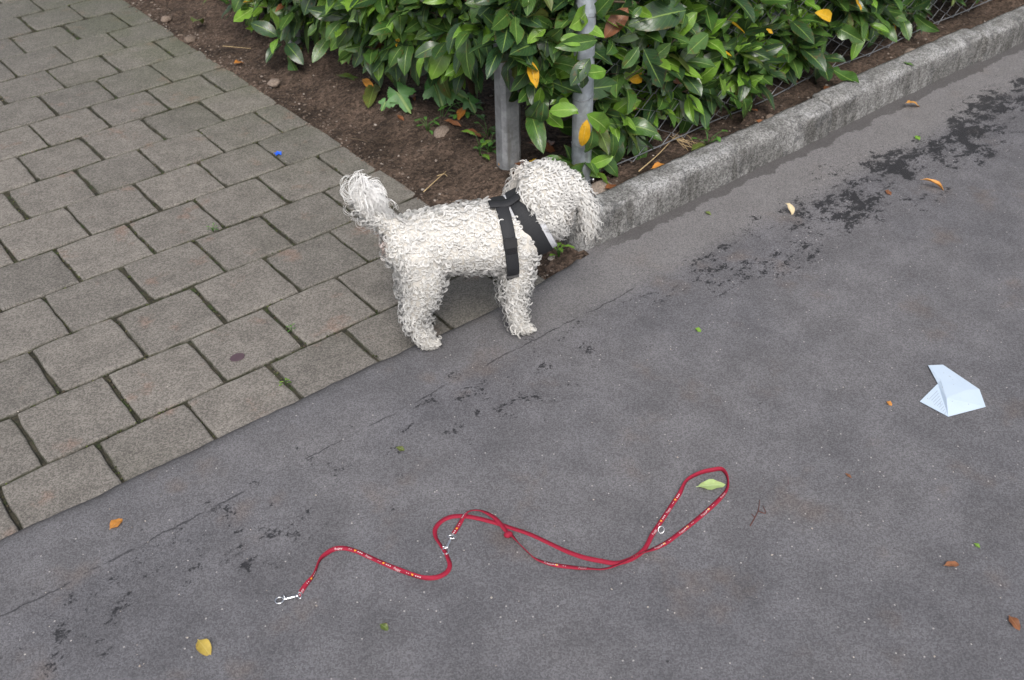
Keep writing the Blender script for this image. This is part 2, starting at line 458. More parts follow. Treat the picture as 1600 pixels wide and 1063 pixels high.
# ---------------------------------------------------------------- SETTING: road
EDGE = [(-9, -0.955), (-0.60, -0.962), (-0.419, -0.968), (-0.21, -0.972), (0.0, -0.976), (0.186, -0.978), (0.35, -0.979), (0.488, -0.986), (0.62, -0.990),
        (0.728, -0.996), (0.83, -0.985), (0.926, -0.978), (1.02, -0.968), (1.06, -0.945), (1.09, -0.925), (30, -0.925)]
def edge_y(x):
    y = float(np.interp(x, [e[0] for e in EDGE], [e[1] for e in EDGE]))
    return y + 0.004 * noise.noise((x * 9, 3.1, 0)) + 0.003 * noise.noise((x * 30, 7.7, 0))

def build_road():
    xs = np.concatenate([np.linspace(-30, -1.4, 20), np.arange(-1.38, 4.6, 0.02), np.linspace(4.7, 40, 25)])
    offs = [0.012, 0.004, 0.0, -0.004, -0.010, -0.020, -0.035, -0.055, -0.085, -0.13, -0.19, -0.26, -0.36, -0.5, -0.7, -1.0, -1.4, -2, -4, -10, -40]
    zs = [-0.030, -0.018, -0.006, 0.000, 0.0045, 0.0075, 0.0092, ZR]
    V = []
    for x in xs:
        e = edge_y(x)
        for k, o in enumerate(offs):
            z = zs[k] if k < len(zs) else ZR
            if x > 1.05 and k < 7: z = ZR - 0.001 if k > 1 else -0.02
            z += 0.0012 * noise.noise((x * 6, (e + o) * 6, 1)) if o < -0.003 and o > -1.5 else 0
            V.append((x, e + o, z))
    n = len(offs)
    F = [(i * n + j, i * n + j + 1, (i + 1) * n + j + 1, (i + 1) * n + j) for i in range(len(xs) - 1) for j in range(n - 1)]
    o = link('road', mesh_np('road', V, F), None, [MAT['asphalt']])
    tag(o, 'worn grey asphalt road with dark bitumen blotches', kind='structure')
build_road()

# far ground below everything
me = mesh_np('ground', [(-200, -200, -0.08), (200, -200, -0.08), (200, 200, -0.08), (-200, 200, -0.08)], [(0, 1, 2, 3)])
tag(link('ground', me, None, [MAT['soil']]), 'bare ground', kind='structure')

# ---------------------------------------------------------------- driveway of square pavers
drive = link('driveway', mesh_np('driveway', [(-12, -1.02, -0.0095), (0.945, -1.02, -0.0095), (0.945, 9, -0.0095), (-12, 9, -0.0095)], [(0, 1, 2, 3)]), None, [MAT['joint']])
tag(drive, 'paved driveway of square concrete blocks', kind='structure')
S = 0.205
def paver_mesh(sx, sy, seed):
    r = random.Random(seed)
    n = 6
    ring = []
    for a, b in (((-1, -1), (1, -1)), ((1, -1), (1, 1)), ((1, 1), (-1, 1)), ((-1, 1), (-1, -1))):
        for k in range(n):
            t = k / n
            ring.append(((a[0] + (b[0] - a[0]) * t), (a[1] + (b[1] - a[1]) * t)))
    R = []
    for x, y in ring:
        c = 1.0
        if abs(x) == 1 and abs(y) == 1: c = r.choice([0.985, 0.985, 0.98, 0.955])
        R.append((x * c * sx / 2 + r.uniform(-0.0019, 0.0016), y * c * sy / 2 + r.uniform(-0.0019, 0.0016)))
    N = len(R)
    def shrink(d): return [(x - math.copysign(min(d, abs(x)), x) if abs(x) > sx / 2 - 0.004 else x, y - math.copysign(d, y) if abs(y) > sy / 2 - 0.004 else y) for x, y in R]
    V = [(x, y, -0.06) for x, y in R] + [(x, y, -0.006 + r.uniform(-0.001, 0.001)) for x, y in R]
    V += [(x, y, -0.0016) for x, y in shrink(0.0022)]
    V += [(x, y, 0.0) for x, y in shrink(0.0062)]
    F = []
    for l in range(3):
        for i in range(N):
            j = (i + 1) % N
            F.append((l * N + i, l * N + j, (l + 1) * N + j, (l + 1) * N + i))
    F.append(tuple(range(3 * N, 4 * N)))
    me = bpy.data.meshes.new('paver'); me.from_pydata(V, [], F); me.materials.append(MAT['paver'])
    for p in me.polygons: p.use_smooth = False
    return me
PM = [paver_mesh(0.1978, 0.1988, k) for k in range(16)]
PH = [paver_mesh(0.0960, 0.1988, 50 + k) for k in range(3)]
cnt = 0
for v in range(-14, 5):               # row between grid lines v and v+1 (v grows toward the road)
    half = (v % 2 != 0)
    yc = -(v + 0.5) * S
    cols = []
    u = 4.0 if not half else 3.5
    # joints of row v sit at integer u for even v, half-integers for odd v
    right = 4.5
    if not half: cols.append((4.25, True))
    u = 3.5 if not half else 4.0
    while u > -9.0:
        cols.append((u, False)); u -= 1
    for uc, hf in cols:
        if cnt >= 298: break
        o = bpy.data.objects.new('paver', rnd.choice(PH if hf else PM)); COL.objects.link(o); o.parent = drive
        o.location = (uc * S + rnd.uniform(-0.0022, 0.0022) + 0.004 * (v % 3 - 1) * 0.5, yc + rnd.uniform(-0.0018, 0.0018), rnd.uniform(-0.0022, 0.0020))
        o.rotation_euler = (rnd.uniform(-0.009, 0.009), rnd.uniform(-0.009, 0.009), rnd.uniform(-0.008, 0.008) + (0 if rnd.random() < 0.5 else 0))
        cnt += 1

def mat_far_paving():
    M = MB('far_paving')
    b = M.n('ShaderNodeTexBrick', Scale=1.0); M.set(b.inputs['Vector'], M.obj())
    for k, v in (('Brick Width', S), ('Row Height', S), ('Mortar Size', 0.0035), ('Mortar Smooth', 0.1)): b.inputs[k].default_value = v
    b.inputs['Color1'].default_value = (0.160, 0.151, 0.139, 1); b.inputs['Color2'].default_value = (0.202, 0.188, 0.171, 1); b.inputs['Mortar'].default_value = (0.035, 0.033, 0.022, 1)
    col, v, fine = speckle(M, b.outputs[0], 320, 0.30, 900, 0.18)
    M.p(Base_Color=col, Roughness=0.9); M.bump(M.math('SUBTRACT', M.math('MULTIPLY', fine, 0.3), b.outputs['Fac']), 0.6, 0.003)
    return M.m
me = mesh_np('far_paving', [(-12, -1.02, -0.003), (-2.0, -1.02, -0.003), (-2.0, 2.86, -0.003), (-12, 2.86, -0.003), (0.93, 2.86, -0.003), (0.93, 9, -0.003), (-12, 9, -0.003), (-2.0, 9, -0.003)], [(0, 1, 2, 3), (3, 2, 7, 6), (2, 4, 5, 7)])
tag(link('far_paving', me, drive, [mat_far_paving()]), kind='stuff')

# ---------------------------------------------------------------- soil bed
def sstep(a, b, x):
    t = min(1, max(0, (x - a) / (b - a))); return t * t * (3 - 2 * t)
def soil_z(x, y):
    edge = 0.905 + 0.016 * noise.noise((y * 6, 1.7, 0)) + 0.008 * noise.noise((y * 25, 4.0, 0))
    z = -0.014 + 0.017 * sstep(edge - 0.02, edge + 0.02, x) + 0.035 * sstep(0.98, 1.22, x)
    z += 0.030 * sstep(1.15, 1.35, x) * sstep(-1.0, -0.85, y) * (1 - sstep(-0.8, -0.3, y))
    z -= 0.012 * (1 - sstep(-1.0, -0.9, y)) * (1 - sstep(1.0, 1.1, x))
    k = sstep(edge, edge + 0.06, x)
    z += k * (0.010 * noise.noise((x * 9, y * 9, 0.3)) + 0.0065 * noise.noise((x * 24, y * 24, 5)) + 0.004 * noise.noise((x * 60, y * 60, 9)))
    return z
def build_soil():
    xs = np.concatenate([np.arange(0.86, 1.5, 0.011), np.arange(1.5, 4.4, 0.03), np.linspace(4.5, 30, 12)])
    ys = np.concatenate([np.arange(-0.99, -0.4, 0.011), np.arange(-0.4, 1.8, 0.014), np.linspace(1.85, 20, 25)])
    V = []
    for x in xs:
        for y in ys:
            yy = y
            if y == ys[0] and x < 1.07: yy = edge_y(x) - 0.004
            elif x >= 1.07: yy = max(y, -0.905 + 0.0002 * (y + 1))
            V.append((x, yy, soil_z(x, yy)))
    n = len(ys)
    F = [(i * n + j, (i + 1) * n + j, (i + 1) * n + j + 1, i * n + j + 1) for i in range(len(xs) - 1) for j in range(n - 1)]
    tag(link('soil', mesh_np('soil', V, F), None, [MAT['soil']]), 'bare brown soil of the planting bed', kind='structure')
build_soil()

# ---------------------------------------------------------------- kerb stones
kerb = empty('kerb', (1.05, -0.93, 0)); tag(kerb, 'low rough granite kerb between road and planting bed', kind='structure')
def kerb_stone(x0, x1, seed, endround):
    nx = max(4, int((x1 - x0) / 0.012)); H = 0.106; yf, yb = -0.958, -0.872
    prof = [(yf + 0.001, -0.05), (yf - 0.001, 0.0), (yf, 0.02), (yf, 0.045), (yf, 0.068), (yf + 0.001, 0.086), (yf + 0.0045, 0.097), (yf + 0.012, 0.1035), (yf + 0.026, H), (yf + 0.05, H + 0.001), (yf + 0.072, H), (yb, H - 0.006), (yb, 0.04), (yb, -0.05)]
    V = []; n = len(prof)
    cx = (x0 + x1) / 2
    for i in range(nx + 1):
        x = x0 + (x1 - x0) * i / nx
        e = min(i, nx - i); sc = {0: 0.965, 1: 0.992}.get(e, 1.0)
        if endround and i < 3: sc = (0.90, 0.965, 0.99)[i]
        for k, (y, z) in enumerate(prof):
            d = 0.0045 * noise.noise((x * 7 + seed, y * 10, z * 10)) + 0.0035 * noise.noise((x * 28, y * 28, z * 28 + seed)) + 0.0022 * noise.noise((x * 75, y * 75, z * 75))
            yy = (y - (-0.915)) * sc - 0.915; zz = 0.05 + (z - 0.05) * (sc if z > 0.05 else 1)
            out = -1 if k < 7 else (1 if k > 11 else 0)
            up = 1 if 5 <= k <= 11 else 0
            V.append((x - cx, yy + out * d, zz + up * d * 0.8))
    F = [(i * n + j, (i + 1) * n + j, (i + 1) * n + j + 1, i * n + j + 1) for i in range(nx) for j in range(n - 1)]
    F = [list(f) for f in F] + [list(range(n)), list(range(nx * n, (nx + 1) * n))[::-1]]
    me = bpy.data.meshes.new('kerb_stone'); me.from_pydata(V, [], F)
    for p in me.polygons: p.use_smooth = True
    o = link('kerb_stone', me, kerb, [MAT['kerb']])
    o.location = (cx - 1.05, 0.93, 0)
    return o
ks = [1.055, 2.112, 2.965, 3.98, 5.0, 6.0, 7.0, 8.0]
for i in range(len(ks) - 1):
    o = kerb_stone(ks[i] + (0.006 if i else 0), ks[i + 1] - 0.006, i * 13.7, i == 0)
    o.location.y += (0, 0.008, -0.004, 0.002, 0, 0, 0)[i]
    o.location.z += (0, 0.006, -0.003, 0.0, 0, 0, 0)[i]

# ---------------------------------------------------------------- leaf meshes
NU, NV = 4, 7
def leaf_geo(L, W, fold, bend, wave, seed, tip=0.85, twist=0.0, petiole=0.010, bite=None):
    """leaf lying along +x, normal +z; returns V (n,3), F (m,4), UV per vertex"""
    r = random.Random(seed)
    V, UV = [], []
    ph = r.uniform(0, 6.28)
    for j in range(NV + 1):
        v = j / NV
        wd = W / 2 * (math.sin(math.pi * min(1, v) ** tip) ** 0.75 if 0 < v < 1 else 0.0)
        wd = max(wd, 0.0009 if v < 0.5 else 0.0004)
        ang = bend * v
        if abs(bend) > 1e-4:
            cx = L * math.sin(ang) / bend; cz = -L * (1 - math.cos(ang)) / bend
        else:
            cx, cz = L * v, 0
        for i in range(NU + 1):
            s = i / NU * 2 - 1
            if bite and s * bite[0] > 0.9 and j == bite[1]: s *= bite[2]
            yy = s * wd * math.cos(fold); zz = abs(s) * wd * math.sin(fold)
            zz += wave * wd * math.sin(ph + v * 11 + (1.5 if s > 0 else 0)) * s * s
            tw = twist * v
            y2 = yy * math.cos(tw) - zz * math.sin(tw); z2 = yy * math.sin(tw) + zz * math.cos(tw)
            V.append((petiole + cx + z2 * math.sin(ang), y2, cz + z2 * math.cos(ang)))
            UV.append((i / NU, v))
    F = [(j * (NU + 1) + i, (j + 1) * (NU + 1) + i, (j + 1) * (NU + 1) + i + 1, j * (NU + 1) + i + 1) for j in range(NV) for i in range(NU)]
    # petiole strip
    b = len(V)
    V += [(0, -0.0009, 0), (petiole * 1.02, -0.0009, 0.0003), (petiole * 1.02, 0.0009, 0.0003), (0, 0.0009, 0)]
    UV += [(0.49, 0.02), (0.49, 0.1), (0.51, 0.1), (0.51, 0.02)]
    F.append((b, b + 1, b + 2, b + 3))
    return np.array(V), np.array(F), np.array(UV)

def leaf_mesh(name, geo, mat, rv, thick=0.0):
    V, F, UV = geo
    me = mesh_np(name, V, F, attrs={'rnd': ('FLOAT', 'POINT', np.full(len(V), rv))})
    uvl = me.uv_layers.new(name='UVMap')
    uvl.data.foreach_set('uv', UV[F.ravel()].astype(np.float32).ravel())
    me.materials.append(mat)
    return me

LEAF_VARS = []      # (geo)
for k in range(26):
    r = random.Random(100 + k)
    LEAF_VARS.append(leaf_geo(1.0, r.uniform(0.37, 0.50), r.uniform(0.05, 0.50), r.uniform(-0.3, 1.0), r.uniform(0.0, 0.30), k, r.uniform(0.78, 1.0), r.uniform(-0.45, 0.45), 0.09, (r.choice([-1, 1]), r.randint(2, 6), r.uniform(0.45, 0.7)) if k % 3 == 0 else None))
LEAF_MATS = ['leaf_dark', 'leaf_mid', 'leaf_young', 'leaf_olive', 'leaf_yellow', 'leaf_brown']

# ---------------------------------------------------------------- laurel hedge
def norm(v): return v / (np.linalg.norm(v) + 1e-12)
leaves = []     # (origin, rot3x3, length, variant, mat index, rnd, layer)
stems = []
def add_leaf(o, d, up, L, mi, layer, roll=0.0):
    d = norm(d); n = up - d * (up @ d); n = norm(n); y = np.cross(n, d)
    c = o + d * L * 0.7
    if layer >= 0 and c[2] < 0.27 and -0.73 < c[1] < -0.3 and c[0] < 1.32: return      # bare foot of the hedge by the square post
    if roll:
        n, y = n * math.cos(roll) + y * math.sin(roll), y * math.cos(roll) - n * math.sin(roll)
    leaves.append((o, np.stack([d, y, n], 1), L, rnd.randrange(26), mi, rnd.random(), layer))

def pick_mat(layer, young):
    q = rnd.random()
    if layer == 0:
        if young: return 2 if q < 0.72 else 1
        return 0 if q < 0.40 else 1 if q < 0.83 else 2 if q < 0.93 else 3 if q < 0.968 else 4 if q < 0.985 else 5
    return 0 if q < 0.66 else 1 if q < 0.93 else 3 if q < 0.97 else 4 if q < 0.982 else 5

def shoot(tip, out, layer, droop):
    up = np.array([0, 0, 1.0])
    d = norm(out * rnd.uniform(0.6, 1.0) + up * (rnd.uniform(0.2, 0.9) - droop * 1.1) + np.array([rnd.uniform(-.6, .6), rnd.uniform(-.6, .6), rnd.uniform(-.25, .25)]))
    ln = rnd.uniform(0.10, 0.20)
    base = tip - d * ln
    young = rnd.random() < 0.24 and layer == 0
    n = rnd.randint(6, 9)
    a = norm(np.cross(d, up + 0.01 * out)); b = np.cross(d, a)
    ph = rnd.uniform(0, 6.28)
    for k in range(n):
        t = k / (n - 1)
        p = base + d * ln * (0.25 + 0.75 * t) + rng.normal(0, 0.004, 3)
        al = math.radians(82 - 50 * t + rnd.uniform(-12, 12)); az = ph + k * 2.4 + rnd.uniform(-.3, .3)
        rad = a * math.cos(az) + b * math.sin(az)
        ld = d * math.cos(al) + rad * math.sin(al)
        ld = ld + np.array([0, 0, -1]) * (0.02 + 0.85 * droop) * rnd.uniform(0.2, 1.5) * (1.1 - 0.6 * t) + out * 0.30
        L = rnd.uniform(0.066, 0.126) * (0.78 if young and t > 0.7 else 1.0)
        if layer == 0 and t < 0.4: L *= 1.05
        mi = pick_mat(layer, young)
        if mi > 3: L *= 0.72
        # leaf upper side faces up and outward
        upv = norm(up * rnd.uniform(0.5, 1.0) + out * rnd.uniform(0.4, 1.0) + rng.normal(0, 0.40, 3))
        add_leaf(p, ld, upv, L, mi, layer, rnd.uniform(-0.4, 0.4))
    if not (-0.80 < tip[1] < -0.25 and tip[0] < 1.35 and tip[2] < 0.5): stems.append(np.array([base - out * 0.16 - up * 0.05, base, base + d * ln * 0.5, tip]))

def low_left(y): return float(np.interp(y, [-.75, -.5, -.3, 0, .4, .8, 1.5], [.34, .35, .28, .20, .14, .20, .28])) + 0.02 * math.sin(y * 9)
def hedge():
    # face toward the driveway (looks to -x) and face toward the road (looks to -y)
    def cover(face, s0, s1, zlo, ztop, dens, layer, depth):
        n = int((s1 - s0) * (ztop - zlo) * dens)
        for _ in range(n):
            s = rnd.uniform(s0, s1); z = rnd.uniform(zlo, ztop)
            bulge = 0.05 * noise.noise((s * 3, z * 3, layer * 7 + face * 3))
            if face == 0:
                lo = low_left(s)
                if z < lo: continue
                out = np.array([-1.0, -0.15, 0.0]); x = 1.165 - 0.03 * sstep(-0.1, 0.3, s) + depth - bulge + 0.10 * sstep(0.45, 0.2, z) * 0 + rnd.uniform(-.03, .05)
                tip = np.array([x, s, z]); dr = 0.75 * (1 - sstep(lo, lo + 0.28, z)) + 0.15
            else:
                out = np.array([-0.1, -1.0, 0.0]); y = -0.745 + depth - bulge + rnd.uniform(-.04, .05)
                lo = 0.12 + 0.03 * math.sin(s * 5) + 0.03 * sstep(2.5, 3.4, s)
                if z < lo: continue
                y += 0.025 * sstep(2.0, 3.2, s)
                tip = np.array([s, y, z]); dr = 0.5 * (1 - sstep(lo, lo + 0.22, z)) + 0.08
            shoot(tip, norm(out), layer, dr)
    cover(0, -0.74, 2.2, 0.15, 0.75, 215, 0, -0.01)
    cover(1, 1.13, 3.9, 0.10, 0.75, 190, 0, 0.0)
    cover(0, -0.55, 2.4, 0.20, 0.85, 130, 1, 0.13)
    cover(1, 1.25, 4.0, 0.15, 0.85, 120, 1, 0.12)
    cover(0, -0.45, 2.4, 0.28, 0.85, 50, 2, 0.28)
    cover(1, 1.40, 4.0, 0.22, 0.85, 50, 2, 0.27)
    cover(0, -0.7, 3.2, 0.8, 1.45, 42, 3, 0.02)
    cover(1, 1.2, 4.8, 0.8, 1.45, 42, 3, 0.02)
    cover(1, 3.9, 5.2, 0.2, 0.8, 50, 3, 0.05)
    cover(0, 2.2, 3.4, 0.3, 0.8, 50, 3, 0.05)
    # crown top
    for _ in range(240):
        x, y = rnd.uniform(1.2, 4.6), rnd.uniform(-0.7, 0.4)
        if rnd.random() < 0.5: x, y = rnd.uniform(1.2, 2.4), rnd.uniform(-0.6, 3.2)
        shoot(np.array([x, y, rnd.uniform(1.35, 1.5)]), np.array([0.0, -0.2, 0.6]), 3, 0.0)
hedge()
for _ in range(16):      # bushy growth in front of the square post and the far slim post
    shoot(np.array([rnd.uniform(1.08, 1.15), rnd.uniform(-0.68, -0.42), rnd.uniform(0.43, 0.66)]), norm(np.array([-0.8, -0.5, 0.0])), 0, 0.35)
for _ in range(10):
    shoot(np.array([rnd.uniform(1.03, 1.12), rnd.uniform(0.5, 0.95), rnd.uniform(0.16, 0.4)]), norm(np.array([-0.9, -0.3, 0.0])), 0, 0.4)

# leaves that the photograph shows near the posts (sprig hanging over the round post)
SPRIG = at(908, 172, 0.40); SPR = np.array(at(912, 180, 0.28))
def px_leaf(p0, p1, ydepth, mat, layer=0, ph=0.0):
    """leaf from pixel p0 (base) to p1 (tip) on the face of the hedge"""
    def onplane(q, yy):
        d = ray(*q); s = max((yy - CAM_C[1]) / d[1], (yy + 1.94 - CAM_C[0]) / d[0]); return CAM_C + s * d
    a = onplane(p0, ydepth); b = onplane(p1, ydepth - 0.012)
    dd = b - a; L = float(np.linalg.norm(dd)) / 1.06
    add_leaf(a, dd, norm(np.array([-0.35, -0.75, 0.6])), L, LEAF_MATS.index(mat), -1, ph)
for a, b, mm in [((908, 172), (856, 170), 'leaf_young'), ((912, 176), (962, 205), 'leaf_young'), ((918, 182), (908, 236), 'leaf_yellow'), ((926, 196), (928, 252), 'leaf_mid'),
                 ((957, 205), (962, 254), 'leaf_mid'), ((950, 110), (912, 117), 'leaf_young'), ((985, 30), (1005, 10), 'leaf_mid'), ((828, 90), (836, 138), 'leaf_yellow'),
                 ((1078, 15), (1005, 27), 'leaf_dark'), ((1000, 70), (978, 108), 'leaf_mid'), ((1002, 70), (1032, 135), 'leaf_dark'), ((1110, 50), (1072, 84), 'leaf_mid'),
                 ((846, 152), (826, 200), 'leaf_dark'), ((850, 155), (846, 203), 'leaf_dark'), ((1160, 150), (1178, 195), 'leaf_mid'), ((882, 40), (845, 76), 'leaf_mid'), ((870, 62), (918, 62), 'leaf_young'),
                 ((938, 62), (880, 70), 'leaf_mid'), ((925, 88), (892, 128), 'leaf_dark'), ((900, 105), (925, 140), 'leaf_dark'), ((984, 8), (948, 55), 'leaf_brown'), ((1196, 45), (1208, 52), 'leaf_yellow'), ((1300, 30), (1285, 20), 'leaf_yellow'), ((1135, 150), (1120, 118), 'leaf_young')]:
    px_leaf(a, b, -0.79 if mm == 'leaf_brown' else -0.83 if a[0] < 1150 else -0.82, mm, 0, rnd.uniform(-.3, .3))

hedge_o = empty('laurel_hedge', (1.6, -0.3, 0.0))
tag(hedge_o, 'glossy green laurel hedge with a few yellow leaves behind the kerb', 'hedge')
H0 = np.array([1.6, -0.3, 0.0])
def score(lf):
    o, R3, L, va, mi, rv, layer = lf
    c = o + R3[:, 0] * L * 0.55
    px, py, dz = topx(c)
    if not (-10 < px < 1610 and -25 < py < 420) or layer > 0: return 0
    view = norm(c - CAM_C)
    edgein = 1.0
    s = (L / dz) ** 2 * (0.15 + abs(view @ R3[:, 2])) * (1.25 - 0.0 * py)
    # the outermost ones are the ones that show
    front = (1.165 - c[0]) if c[0] < 1.2 and c[1] > -0.6 else (-0.745 - c[1])
    s *= 1.0 + 6 * max(-0.12, min(0.12, front))
    return s * (4 if layer < 0 else 1)
order = sorted(range(len(leaves)), key=lambda i: -score(leaves[i]))
single = set(order[:300])
LM = {}
for i in order[:300]:
    o, R3, L, va, mi, rv, layer = leaves[i]
    key = (va, mi)
    if key not in LM: LM[key] = leaf_mesh('leaf', LEAF_VARS[va], MAT[LEAF_MATS[mi]], rv)
    ob = bpy.data.objects.new('leaf', LM[key]); COL.objects.link(ob); ob.parent = hedge_o
    M4 = Matrix(((*[float(q) for q in R3[0] * L], float(o[0] - H0[0])), (*[float(q) for q in R3[1] * L], float(o[1] - H0[1])), (*[float(q) for q in R3[2] * L], float(o[2])), (0, 0, 0, 1)))
    ob.matrix_local = M4
rest = [lf for i, lf in enumerate(leaves) if i not in single]
VV, FF, UU, RR, MI = [], [], [], [], []
base = 0
for o, R3, L, va, mi, rv, layer in rest:
    V, F, UV = LEAF_VARS[va]
    VV.append(V * L @ R3.T + o - H0); FF.append(F + base); UU.append(UV[F.ravel()]); RR.append(np.full(len(V), rv)); MI.append(np.full(len(F), mi)); base += len(V)
me = mesh_np('foliage', np.concatenate(VV), np.concatenate(FF), matidx=np.concatenate(MI), attrs={'rnd': ('FLOAT', 'POINT', np.concatenate(RR))})
uvl = me.uv_layers.new(name='UVMap'); uvl.data.foreach_set('uv', np.concatenate(UU).astype(np.float32).ravel())
tag(link('foliage', me, hedge_o, [MAT[k] for k in LEAF_MATS]), kind='stuff')
P = np.array([catmull(s, 3)[:10] for s in stems])
V, F = tube_np(P - H0, np.linspace(0.0035, 0.0015, P.shape[1])[None], 4)
tag(link('twigs', mesh_np('twigs', V, F), hedge_o, [MAT['twig']]), kind='stuff')
# main stems rising from the soil
for k in range(16):
    if k < 7: x, y = 1.42 + rnd.uniform(-.06, .1), -0.45 + k * 0.42
    else: x, y = 1.5 + (k - 7) * 0.36, -0.48 + rnd.uniform(-.06, .08)
    pts = [(x - H0[0], y - H0[1], soil_z(x, y) - 0.02), (x - H0[0] + rnd.uniform(-.04, .04), y - H0[1] + rnd.uniform(-.04, .04), 0.25), (x - H0[0] + rnd.uniform(-.1, .1), y - H0[1] + rnd.uniform(-.1, .1), 0.6), (x - H0[0] + rnd.uniform(-.14, .14), y - H0[1] + rnd.uniform(-.14, .14), 1.2)]
    c = catmull(pts, 5)
    tube('stem', c, np.linspace(0.013, 0.006, len(c)), MAT['twig'], hedge_o, 7)
    for b in range(2):
        q = Vector(c[4 + b * 3]); side = Vector((rnd.uniform(-.10, .02), rnd.uniform(-.10, .05), rnd.uniform(.1, .3)))
        cc = catmull([q, q + side * 0.5 + Vector((0, 0, -.02)), q + side], 4)
        tube('branch', cc, np.linspace(0.006, 0.003, len(cc)), MAT['twig'], hedge_o, 5)

# ---------------------------------------------------------------- fence posts and chain link
def prism(name, outline, z0, z1, mat, parent=None, nz=1, loc=None):
    n = len(outline)
    V = [(x, y, z0 + (z1 - z0) * k / nz) for k in range(nz + 1) for x, y in outline]
    F = [[k * n + i, k * n + (i + 1) % n, (k + 1) * n + (i + 1) % n, (k + 1) * n + i] for k in range(nz) for i in range(n)] + [list(range(n))[::-1], list(range(nz * n, (nz + 1) * n))]
    me = bpy.data.meshes.new(name); me.from_pydata(V, [], F)
    o = link(name, me, parent, [mat])
    if loc: o.location = loc
    return o
def square_post(loc, s, h, rz, label):
    e = empty('fence_post', loc, rz); tag(e, label, 'fence post')
    c = s * 0.17; a = s / 2
    out = [(-a + c, -a), (a - c, -a), (a, -a + c), (a, a - c), (a - c, a), (-a + c, a), (-a, a - c), (-a, -a + c)]
    prism('shaft', out, -0.12, h, MAT['galv'], e, 6)
    prism('cap', [(x * 1.06, y * 1.06) for x, y in out], h, h + 0.012, MAT['galv'], e)
    return e
p1 = at(795, 264, 0.030)
square_post((p1.x + 0.01, p1.y + 0.012, 0.03), 0.061, 1.25, math.radians(-12), 'square grey metal post with cut corners beside the round post')
pl = at(452, 72, 0.03)
square_post((pl.x + 0.02, pl.y, 0.03), 0.05, 1.25, math.radians(-10), 'slim grey metal post half hidden at the far end of the hedge')
p2 = at(907, 297, 0.045)
rp = empty('fence_post', (p2.x, p2.y, 0.03)); tag(rp, 'round galvanised tube post tied with wire at the hedge corner', 'fence post')
circ = [(0.0275 * math.cos(a * math.pi / 12), 0.0275 * math.sin(a * math.pi / 12)) for a in range(24)]
sh = prism('shaft', circ, -0.12, 1.3, MAT['tube_galv'], rp, 4)
for p in sh.data.polygons: p.use_smooth = len(p.vertices) == 4
prism('cap', [(x * 1.07, y * 1.07) for x, y in circ], 1.3, 1.325, MAT['galv'], rp)
for z, tl in ((0.045, 0.1), (0.16, -0.15), (0.30, 0.2), (0.52, -0.1), (0.60, 0.25)):
    tube('wire_tie', [(0.0285 * math.cos(a), 0.0285 * math.sin(a), z + tl * 0.0285 * math.cos(a)) for a in np.linspace(0, 2 * math.pi, 24, endpoint=False)], np.full(24, 0.0011), MAT['wire'], rp, 5, True)
cl = tube('clamp', [(0.0285 * math.cos(a), 0.0285 * math.sin(a), 0.055) for a in np.linspace(0, 2 * math.pi, 28, endpoint=False)], np.full(28, 0.0022), MAT['wire'], rp, 6, True)
dvec = Vector((math.cos(math.radians(-60)), math.sin(math.radians(-60)), 0))
tube('bolt', [Vector((0, 0, .055)) + dvec * q for q in (0.026, 0.034, 0.0345, 0.039, 0.040)], [0.004, 0.004, 0.0065, 0.0065, 0.004], MAT['chrome'], rp, 8)

def chain_link():
    e = empty('chain_link_fence', (1.25, -0.735, 0.05)); tag(e, 'chain link wire fence with sagging bottom edge running through the hedge', 'fence')
    pitch = 0.052; n = int(3.6 / pitch); rows = 36
    paths = []
    for i in range(n):
        pts = []
        for k in range(rows + 1):
            x = i * pitch + (pitch if k % 2 == (i % 2) else 0) * 1.0
            x = i * pitch + (pitch * 0.5 if k % 2 else -pitch * 0.5) * (1 if i % 2 == 0 else -1)
            z = 0.025 + k * pitch * 0.52
            y = 0.012 * noise.noise((x * 2.3, z * 3, 4)) + (0.0018 if (k + i) % 2 else -0.0018) - 0.03 * (1 - sstep(0, 0.2, z)) * (0.6 + noise.noise((x * 1.5, 0, 0)))
            zz = z + 0.018 * noise.noise((x * 2.1, 3.3, 0)) * (1 - sstep(0, 0.3, z)) * 2 + 0.012 * noise.noise((x * 7, z * 5, 0))
            pts.append((x, y, zz))
        paths.append(pts)
    V, F = tube_np(np.array(paths), np.array([[0.0015]]), 5)
    tag(link('wire_mesh', mesh_np('wire_mesh', V, F), e, [MAT['wire']]), kind='stuff')
    for z in (0.035, 0.5, 0.95):
        pts = [(x, 0.012 * noise.noise((x * 2.3, z * 3, 4)) - 0.004 - (0.03 * (0.6 + noise.noise((x * 1.5, 0, 0))) if z < 0.1 else 0), z + (0.036 * noise.noise((x * 2.1, 3.3, 0)) if z < 0.1 else 0.01 * noise.noise((x * 2, z, 0)))) for x in np.linspace(0, 3.6, 70)]
        tube('tension_wire', pts, np.full(70, 0.0019), MAT['wire'], e, 5)
chain_link()
# distant round post so that the fence ends on something
rp2 = empty('fence_post', (4.87, -0.735, 0.03)); tag(rp2, 'round galvanised post ending the chain link fence beyond the hedge', 'fence post')
prism('shaft', circ, -0.12, 1.3, MAT['tube_galv'], rp2, 2)

